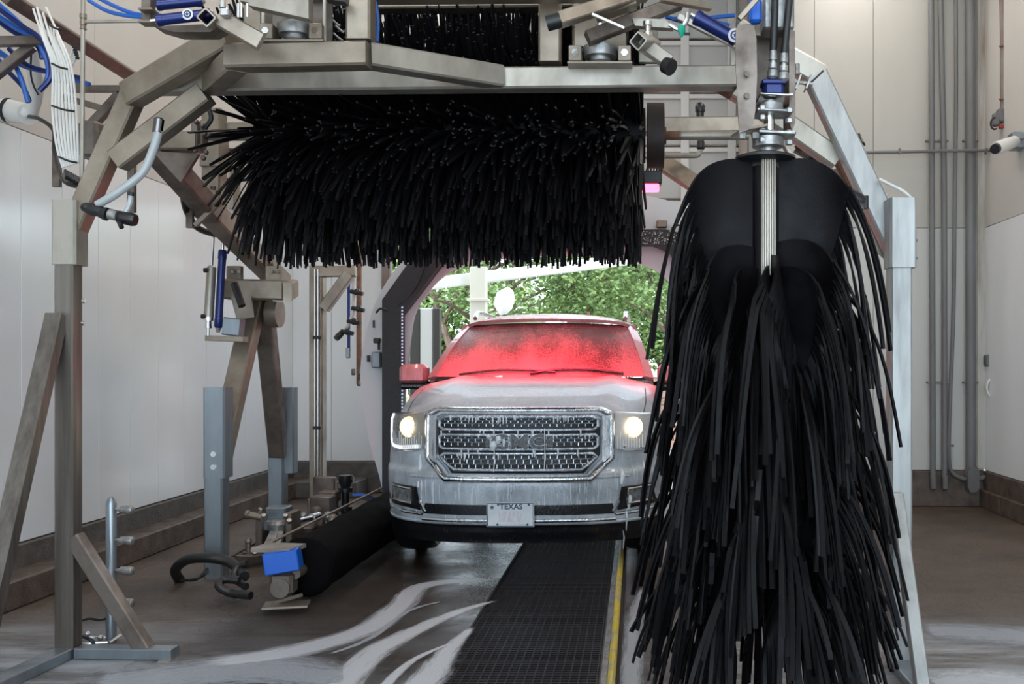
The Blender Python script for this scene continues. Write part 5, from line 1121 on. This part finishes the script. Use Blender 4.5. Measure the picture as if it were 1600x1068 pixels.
# runs of suds down the bumper
rr = random.Random(5); m = MB()
for i in range(70):
    x = rr.uniform(-.95, .95); z = rr.uniform(.50, .66); ln = rr.uniform(.04, .16); w = rr.uniform(.0015, .003)
    m.tube([onf(x, z, .002), onf(x + rr.uniform(-.004, .004), z - ln * .5, .003), onf(x, z - ln, .002)], [w, w * 1.2, w * .6], 5)
for (x0, z0, z1, w) in ((.745, .56, .42, .022), (.73, .44, .27, .008), (.71, .27, .14, .005), (-.69, .80, .58, .014), (.70, .70, .60, .02), (.85, .74, .64, .012), (.88, .76, .63, .01)):
    m.tube([onf(x0, z0, .004), onf(x0 + .006, lerp(z0, z1, .4), .022 if z0 < .6 else .004), onf(x0, z1, .010)], [w * .35, w, w * .4], 8)
m.build('suds_on_bumper', 'suds', car, kind='stuff')
# wheels
for s in (-1, 1):
    for yy in (.95, 3.9):
        c = cw(s * .86, yy, .385); ax = V((1, 0, 0)); r = .385 * KS; w = .145 * KS
        wh_ = MB(); prof = [(-w, r * .62), (-w, r * .90), (-w * .8, r * .975), (-w * .3, r), (w * .3, r), (w * .8, r * .975), (w, r * .90), (w, r * .62)]
        vs = []; n = 48
        for i in range(n):
            g = 2 * math.pi * i / n; tr_ = .993 if i % 2 else 1.0
            for a, q_ in prof: vs.append(c + ax * a + V((0, math.cos(g), math.sin(g))) * q_ * (tr_ if q_ > r * .95 else 1))
        k_ = len(prof); wh_.add(vs, [(i * k_ + j, i * k_ + j + 1, ((i + 1) % n) * k_ + j + 1, ((i + 1) % n) * k_ + j) for i in range(n) for j in range(k_ - 1)])
        wh_.build('tyre', 'tyre', car)
        MB().cyl(c - ax * w * .6, c + ax * w * .6, r * .63, n=24).build('wheel_rim', 'kchrome', car)
# ---------------------------------------------------------------- horizontal top brush
BX0, BX1, BY, BZ = at(412, 0, 5.7).x, at(1003, 0, 5.7).x, 5.7, at(0, 212, 5.7).z
tb = thing('top_brush', 'wide black strip brush hanging across the bay above the car', 'brush', ((BX0 + BX1) / 2, BY, BZ))
MB().cyl((BX0, BY, BZ), (BX1 + .02, BY, BZ), .16, n=24).build('core', 'foamblack', tb)
MB().cyl((BX1 + .03, BY, BZ), (BX1 + .13, BY, BZ), .19, n=40).build('end_drum', 'browndisc', tb)
rr = random.Random(2)
def strip_mesh(L_, w, th, droop, n=5, tip=.45):
    """one strip along local x, flat side up"""
    vs = []; fs = []
    for i in range(n + 1):
        t = i / n; x = L_ * t; z = -droop * t * t; ww = w * (1 - (1 - tip) * t ** 1.6) / 2; h = th / 2
        vs += [(x, -ww, z - h), (x, ww, z - h), (x, ww, z + h), (x, -ww, z + h)]
    for i in range(n):
        for k_ in range(4): fs.append((i * 4 + k_, i * 4 + (k_ + 1) % 4, i * 4 + 4 + (k_ + 1) % 4, i * 4 + 4 + k_))
    fs += [(3, 2, 1, 0), tuple(n * 4 + k_ for k_ in range(4))]
    return vs, fs
def orient(p, d, side, tw):
    d = d.normalized(); z = V((0, 0, 1)) - d * d.z
    if z.length < .15: z = V((0, -1, 0)) - d * (-d.y)
    z.normalize(); y = z.cross(d); rot = Matrix((d, y, z)).transposed()
    return Matrix.Translation(p) @ rot.to_4x4() @ Matrix.Rotation(tw, 4, 'X')
shared = []
for k_ in range(6):
    vs, fs = strip_mesh(.60 + .015 * k_, .030, .007, .03 + .012 * (k_ % 3)); me = bpy.data.meshes.new('strip'); me.from_pydata(vs, [], fs); me.materials.append(M['foamblack']); me.update(); shared.append(me)
rest = MB(); cnt = 0; NS = 3600
for i in range(NS):
    x = BX0 + (BX1 - BX0) * rr.random(); g = rr.random() * 2 * math.pi
    end = max(0, (BX0 + .35 - x) / .35); ende = max(0, (x - BX1 + .2) / .2)
    d = V((-.26 * end * rr.uniform(.2, 1) - .03 * ende + rr.uniform(-.10, .10), math.sin(g), math.cos(g)))
    if d.z < .2: d.z -= .30 * rr.uniform(.4, 1)      # lower strips sag
    d.normalize(); 
    if x > BX1 - .15: d.x = min(d.x, 0.0)
    r0 = .13; p = V((x, BY + math.sin(g) * r0, BZ + math.cos(g) * r0))
    L_ = rr.uniform(.56, .665)
    if d.z < -.8: L_ = min(L_, (.775 - r0 * -math.cos(g)) / -d.z) if math.cos(g) < 0 else L_
    mtx = orient(p, d, 0, rr.uniform(-1.3, 1.3))
    frontal = d.y < -.35 and d.z < .62 and cnt < 240 and rr.random() < .35
    if frontal:
        cnt += 1; me = shared[rr.randrange(6)]; o = bpy.data.objects.new('brush_strip', me); COL.objects.link(o); o.parent = tb
        o.matrix_local = Matrix.Translation(-OFF[tb.name]) @ mtx
    else:
        vs, fs = strip_mesh(L_, rr.uniform(.022, .034), .007, rr.uniform(.01, .07), 4)
        rest.add([mtx @ V(v) for v in vs], fs)
rest.build('brush_strips', 'foamblack', tb, smooth=False, kind='stuff')

# ---------------------------------------------------------------- hanging wrap brush with motor head
HX, HY = at(1196, 0, 4.0).x, 4.0
hb = thing('wrap_brush', 'tall hanging black cloth brush in front at the right', 'brush', (HX, HY, 2.4))
rr = random.Random(12)
def sheet_curve(th, z0, w, L_, a, spread, phi_end, s, lift, tw, hub=.055):
    """point at length s (0..L) for the row w (0 top .. 1 bottom) of a cloth sheet fixed upright to the hub"""
    r = hub; z = z0; n = max(2, int(s / .03) + 1); ds = s / n
    for i in range(n):
        q = (i + .5) * ds; phi = (phi_end + lift) * (1 - math.exp(-(q / a) ** 1.3)) - lift
        r += math.cos(phi) * ds; z -= math.sin(phi) * ds
    return r, z
def cloth(th, ztop, H, L_, R0, R1, n, wid, phi_end, seed, front_first, twist=.5, cut0=.30, cut1=.16, lift=.15):
    """a cloth sheet: smooth near the hub, cut into n long strips further out"""
    q = random.Random(seed); sw = H / n
    def pt(w, s, dth=0, jr=0, sway=0):
        a = lerp(R0, R1, w); r, z = sheet_curve(th, ztop - w * H, w, L_, a * .95, 0, phi_end, s, lift * (1 - w), 0)
        g = th + twist * (w - .5) * min(1, s / .35) + dth * max(0, s - .3)
        rr_ = r + jr * max(0, s - .2); return V((HX + math.sin(g) * rr_ + sway * max(0, s - .4), HY - math.cos(g) * rr_, z))
    cut = lambda w: lerp(cut0, cut1, w)
    pan = MB(); pan.slab(lambda u, v: pt(v, u * (cut(v) + .02)), 12, 12, .010)
    pan.build('cloth_sheet', 'foamblack2', hb, ang=1.2)
    out = []
    for i in range(n):
        w = (i + .5) / n; c0 = cut(w); LL = L_ * q.uniform(.90, 1.04); dth = q.uniform(-.16, .16); jr = q.uniform(-.05, .05); sw_ = q.uniform(-.03, .03)
        m = 13; P_ = [pt(w, c0 + (LL - c0) * k_ / m, dth, jr, sw_) for k_ in range(m + 1)]
        wa, wb_, wc = q.uniform(.001, .008), q.uniform(2.5, 5), q.uniform(0, 6.3)
        P_ = [p + V((math.sin(k_ / m * wb_ + wc) * wa * min(1, k_ / 3), math.cos(k_ / m * wb_ + wc) * wa * min(1, k_ / 3), 0)) for k_, p in enumerate(P_)]
        P1 = [pt(min(1, w + .5 / n), c0 + (LL - c0) * k_ / m, dth, jr, sw_) for k_ in range(m + 1)]
        wd = wid * q.uniform(.75, 1.05); tws = q.uniform(-.9, .9); vs = []; fs = []
        for k_ in range(m + 1):
            t = (P_[min(k_ + 1, m)] - P_[max(k_ - 1, 0)]).normalized(); side = (P1[k_] - P_[k_]); side = side - t * side.dot(t)
            e0 = side.normalized() if side.length > 1e-6 else V((1, 0, 0))
            tan = V((math.cos(th), math.sin(th), 0)); tan = (tan - t * tan.dot(t)).normalized()
            if e0.dot(tan) < 0: tan = -tan
            f_ = min(1, k_ / 4); e = (e0 * (1 - f_) + tan * f_).normalized(); nn = t.cross(e)
            ang_ = tws * min(1, k_ / 6); e, nn = e * math.cos(ang_) + nn * math.sin(ang_), nn * math.cos(ang_) - e * math.sin(ang_)
            for sx_, sy_ in ((-1, -1), (1, -1), (1, 1), (-1, 1)): vs.append(P_[k_] + e * sx_ * wd / 2 + nn * sy_ * .0045)
        for k_ in range(m):
            for j in range(4): fs.append((k_ * 4 + j, k_ * 4 + (j + 1) % 4, k_ * 4 + 4 + (j + 1) % 4, k_ * 4 + 4 + j))
        fs += [(3, 2, 1, 0), tuple(m * 4 + j for j in range(4))]; out.append((vs, fs))
    return out
HT = at(0, 252, 4.0).z
back = MB(); nstrip = 0
# th: 0 faces the camera, + to the right; tiers go down the hub
tiers = []
for a in (R(78), R(-80)): tiers.append((a, HT - .005, .40, 1.02, .31, .14, 20, .021, R(86), .55, .34, .22, .25))
for a in (R(170), R(-150), R(128), R(-118)): tiers.append((a, HT - .02, .36, .95, .28, .12, 14, .024, R(87), .4, .30, .15, .2))
tiers.append((R(20), HT - .40, .34, .90, .20, .09, 17, .021, R(86), 1.0, .30, .20, .10))
tiers.append((R(-38), HT - .60, .34, .90, .26, .10, 17, .021, R(84), .9, .24, .14, .1))
tiers.append((R(62), HT - .34, .34, .95, .34, .12, 17, .021, R(85), .7, .30, .16, .2)); tiers.append((R(-68), HT - .36, .34, .95, .31, .12, 17, .021, R(85), .7, .30, .16, .2))
for t_ in range(1, 5):
    z = HT - .08 - t_ * .37
    for j in range(8):
        a = R(j * 45 + t_ * 29 + 18); f_ = .31 + .03 * t_
        tiers.append((a, z, .34, .94 if t_ < 4 else .72, f_, .12, 17, .020, R(86 - t_ * 1.6), .6, .26, .14, .15))
for i in range(4):
    tiers.append((R(40 + i * 90), HT - 1.62, .28, .42, .30, .16, 9, .028, R(82), .5, .2, .12, .1))
for i, (a, z, H, L_, R0, R1, n, wd, pe, tw, c0, c1, lf) in enumerate(tiers):
    a = (a + math.pi) % (2 * math.pi) - math.pi
    for vs, fs in cloth(a, z, H, L_, R0, R1, n, wd, pe, 100 + i, True, tw * (1 if a > 0 else -1), c0, c1, lf):
        if abs(a) < R(112) and nstrip < 290:
            nstrip += 1; MB().add(vs, fs).build('cloth_strip', 'foamblack2', hb, ang=1.0)
        else: back.add(vs, fs)
back.build('cloth_strips', 'foamblack2', hb, ang=1.0, kind='stuff')
MB().cyl((HX, HY + .02, HT - .02), (HX, HY + .02, .55), .055, n=16).build('inner_core', 'foamblack', hb)
# ribbed aluminium hub strip at the front of the core
fl_ = MB()
for i in range(6): fl_.box((HX + .005 + (i - 2.5) * .0095, HY - .062, HT - .24), (.0065, .022, .48), bev=.0015)
fl_.box((HX + .005, HY - .050, HT - .24), (.058, .02, .48)); fl_.build('hub_extrusion', 'steel_pale', hb)
MB().rod((HX, HY, HT - .005), (HX, HY, HT + .03), [(0, .10), (.3, .125), (.6, .125), (1, .08)], 32).build('hub_cap', 'rubber', hb)
# motor head
mh = thing('brush_motor_head', 'bracketed hydraulic motor head above the hanging cloth brush', 'motor', at(1205, 240, 4.0))
k = 4.0 / F
MB().prism([at(x, y, 3.86) for x, y in ((1150, 46), (1153, 38), (1178, 40), (1182, 60), (1183, 120), (1180, 175), (1176, 200), (1155, 208), (1152, 150), (1149, 90))], (.0, .012, 0)).build('side_plate', 'steel_dark', mh)
MB().prism([at(x, y, 3.88) for x, y in ((1178, 40), (1182, 60), (1183, 120), (1180, 175), (1176, 200))] + [at(x, y, 4.15) for x, y in ((1176, 196), (1180, 170), (1183, 120), (1182, 60), (1178, 44))], (-.006, 0, 0)).build('side_plate_flange', 'steel', mh)
MB().prism([at(x, y, 4.0) for x, y in ((1233, 46), (1242, 48), (1243, 190), (1238, 205), (1233, 190))], (0, .16, 0)).build('side_plate', 'steel_dark', mh)
MB().box(at(1208, 110, 4.17), (.17, .01, .42)).build('back_plate', 'steel_dark', mh)
MB().box(at(1214, 27, 4.05), (.13, .12, .14), bev=.01).build('valve_housing', 'cast', mh)
MB().box(at(1180, 18, 4.0), (.05, .05, .10), bev=.01).build('blue_cylinder_end', 'bluepaint', mh)
MB().beam(at(1155, 30, 3.9), at(1190, -10, 3.9), .022, .02).build('top_strap', 'steel', mh); MB().beam(at(1160, 48, 4.1), at(1236, 48, 4.1), .02, .05).build('top_strap', 'steel', mh)
MB().beam((at(1200, 0, 4.1).x, 4.15, 3.0), (at(1200, 0, 4.1).x, 4.15, 3.6), .10, .10).beam((at(1200, 0, 4.1).x, 4.15, 3.55), (at(1200, 0, 4.1).x, 5.0, 3.55), .10, .10).build('carrier_arm', 'steel', mh)
for x in (1167, ): 
    for y in (115, 149): MB().cyl(at(x - .5, y, 3.85), at(x + .5, y, 3.84), .011, n=12).cyl(at(x, y, 3.858), at(x, y, 3.845), .011, n=12).build('plate_bolt', 'steel_dark', mh)
mo = MB().box(at(1207, 141, 4.0), (.082, .10, .07), bev=.012).box(at(1208, 131, 3.98), (.10, .08, .02), bev=.004).build('motor_body', 'navy', mh)
for i, (xa, xb, y1) in enumerate(((1211, 1208, 84), (1236, 1225, 88))):
    h = thing('hydraulic_hose', ['left black hydraulic hose dropping into the motor head', 'right black hydraulic hose dropping into the motor head'][i], 'hose', at(xb, y1, 3.96))
    MB().tube(bez([at(xa, -30, 3.95), at((xa + xb) / 2 + 1, 20, 3.95), at(xb, y1, 3.96)], 16), .0155, 12).build('hose', 'rubber', h)
    MB().rod(at(xb, y1 - 4, 3.95), at(xb - 1, y1 + 40, 3.95), [(0, .017), (.32, .018), (.33, .012), (.42, .012), (.43, .018), (.62, .018), (.63, .013), (.70, .022), (.92, .024), (1, .012)], 14).build('fitting', 'cast', h)
def plate(y, w, th, d, nm, x=1208, m_='cast'): return MB().box(at(x, y, 4.0), (w, d, th), Matrix.Rotation(R(3), 3, 'Y'), bev=.004).build(nm, m_, mh)
plate(154, .14, .010, .14, 'shelf_plate', 1210, 'chrome'); plate(177, .15, .014, .12, 'flange_plate'); plate(212, .155, .016, .14, 'flange_plate', 1211)
MB().rod(at(1203, 158, 4.0), at(1203, 176, 4.0), [(0, .028), (.3, .028), (.31, .055), (1, .055)], 22).build('coupling', 'cast', mh)
MB().cyl(at(1202, 178, 4.0), at(1202, 214, 4.0), .022, n=16).build('drive_shaft', 'chrome', mh)
MB().rod(at(1200, 216, 4.0), at(1200, 247, 4.0), [(0, .065), (.45, .065), (.5, .05), (.52, .032), (.75, .032), (.76, .06), (.9, .065), (1, .07)], 26).build('spindle_flange', 'cast', mh)
for x, y in ((1191, 168), (1233, 172), (1191, 183), (1233, 188), (1191, 203), (1232, 207), (1191, 218), (1233, 222)):
    MB().rod(at(x, y - 4, 3.95), at(x, y + 4, 3.95), [(0, .011), (.25, .016), (1, .016)], 6).build('bolt', 'cast', mh)
MB().beam(at(1150, 208, 3.95), at(1192, 200, 3.98), .12, .010).beam(at(1221, 218, 4.05), at(1236, 246, 4.05), .05, .015).build('lower_gusset', 'steel', mh)
for x in (1160, 1180): MB().rod(at(x, 208, 3.92), at(x, 217, 3.92), [(0, .018), (1, .014)], 8).build('lower_bolt', 'cast', mh)
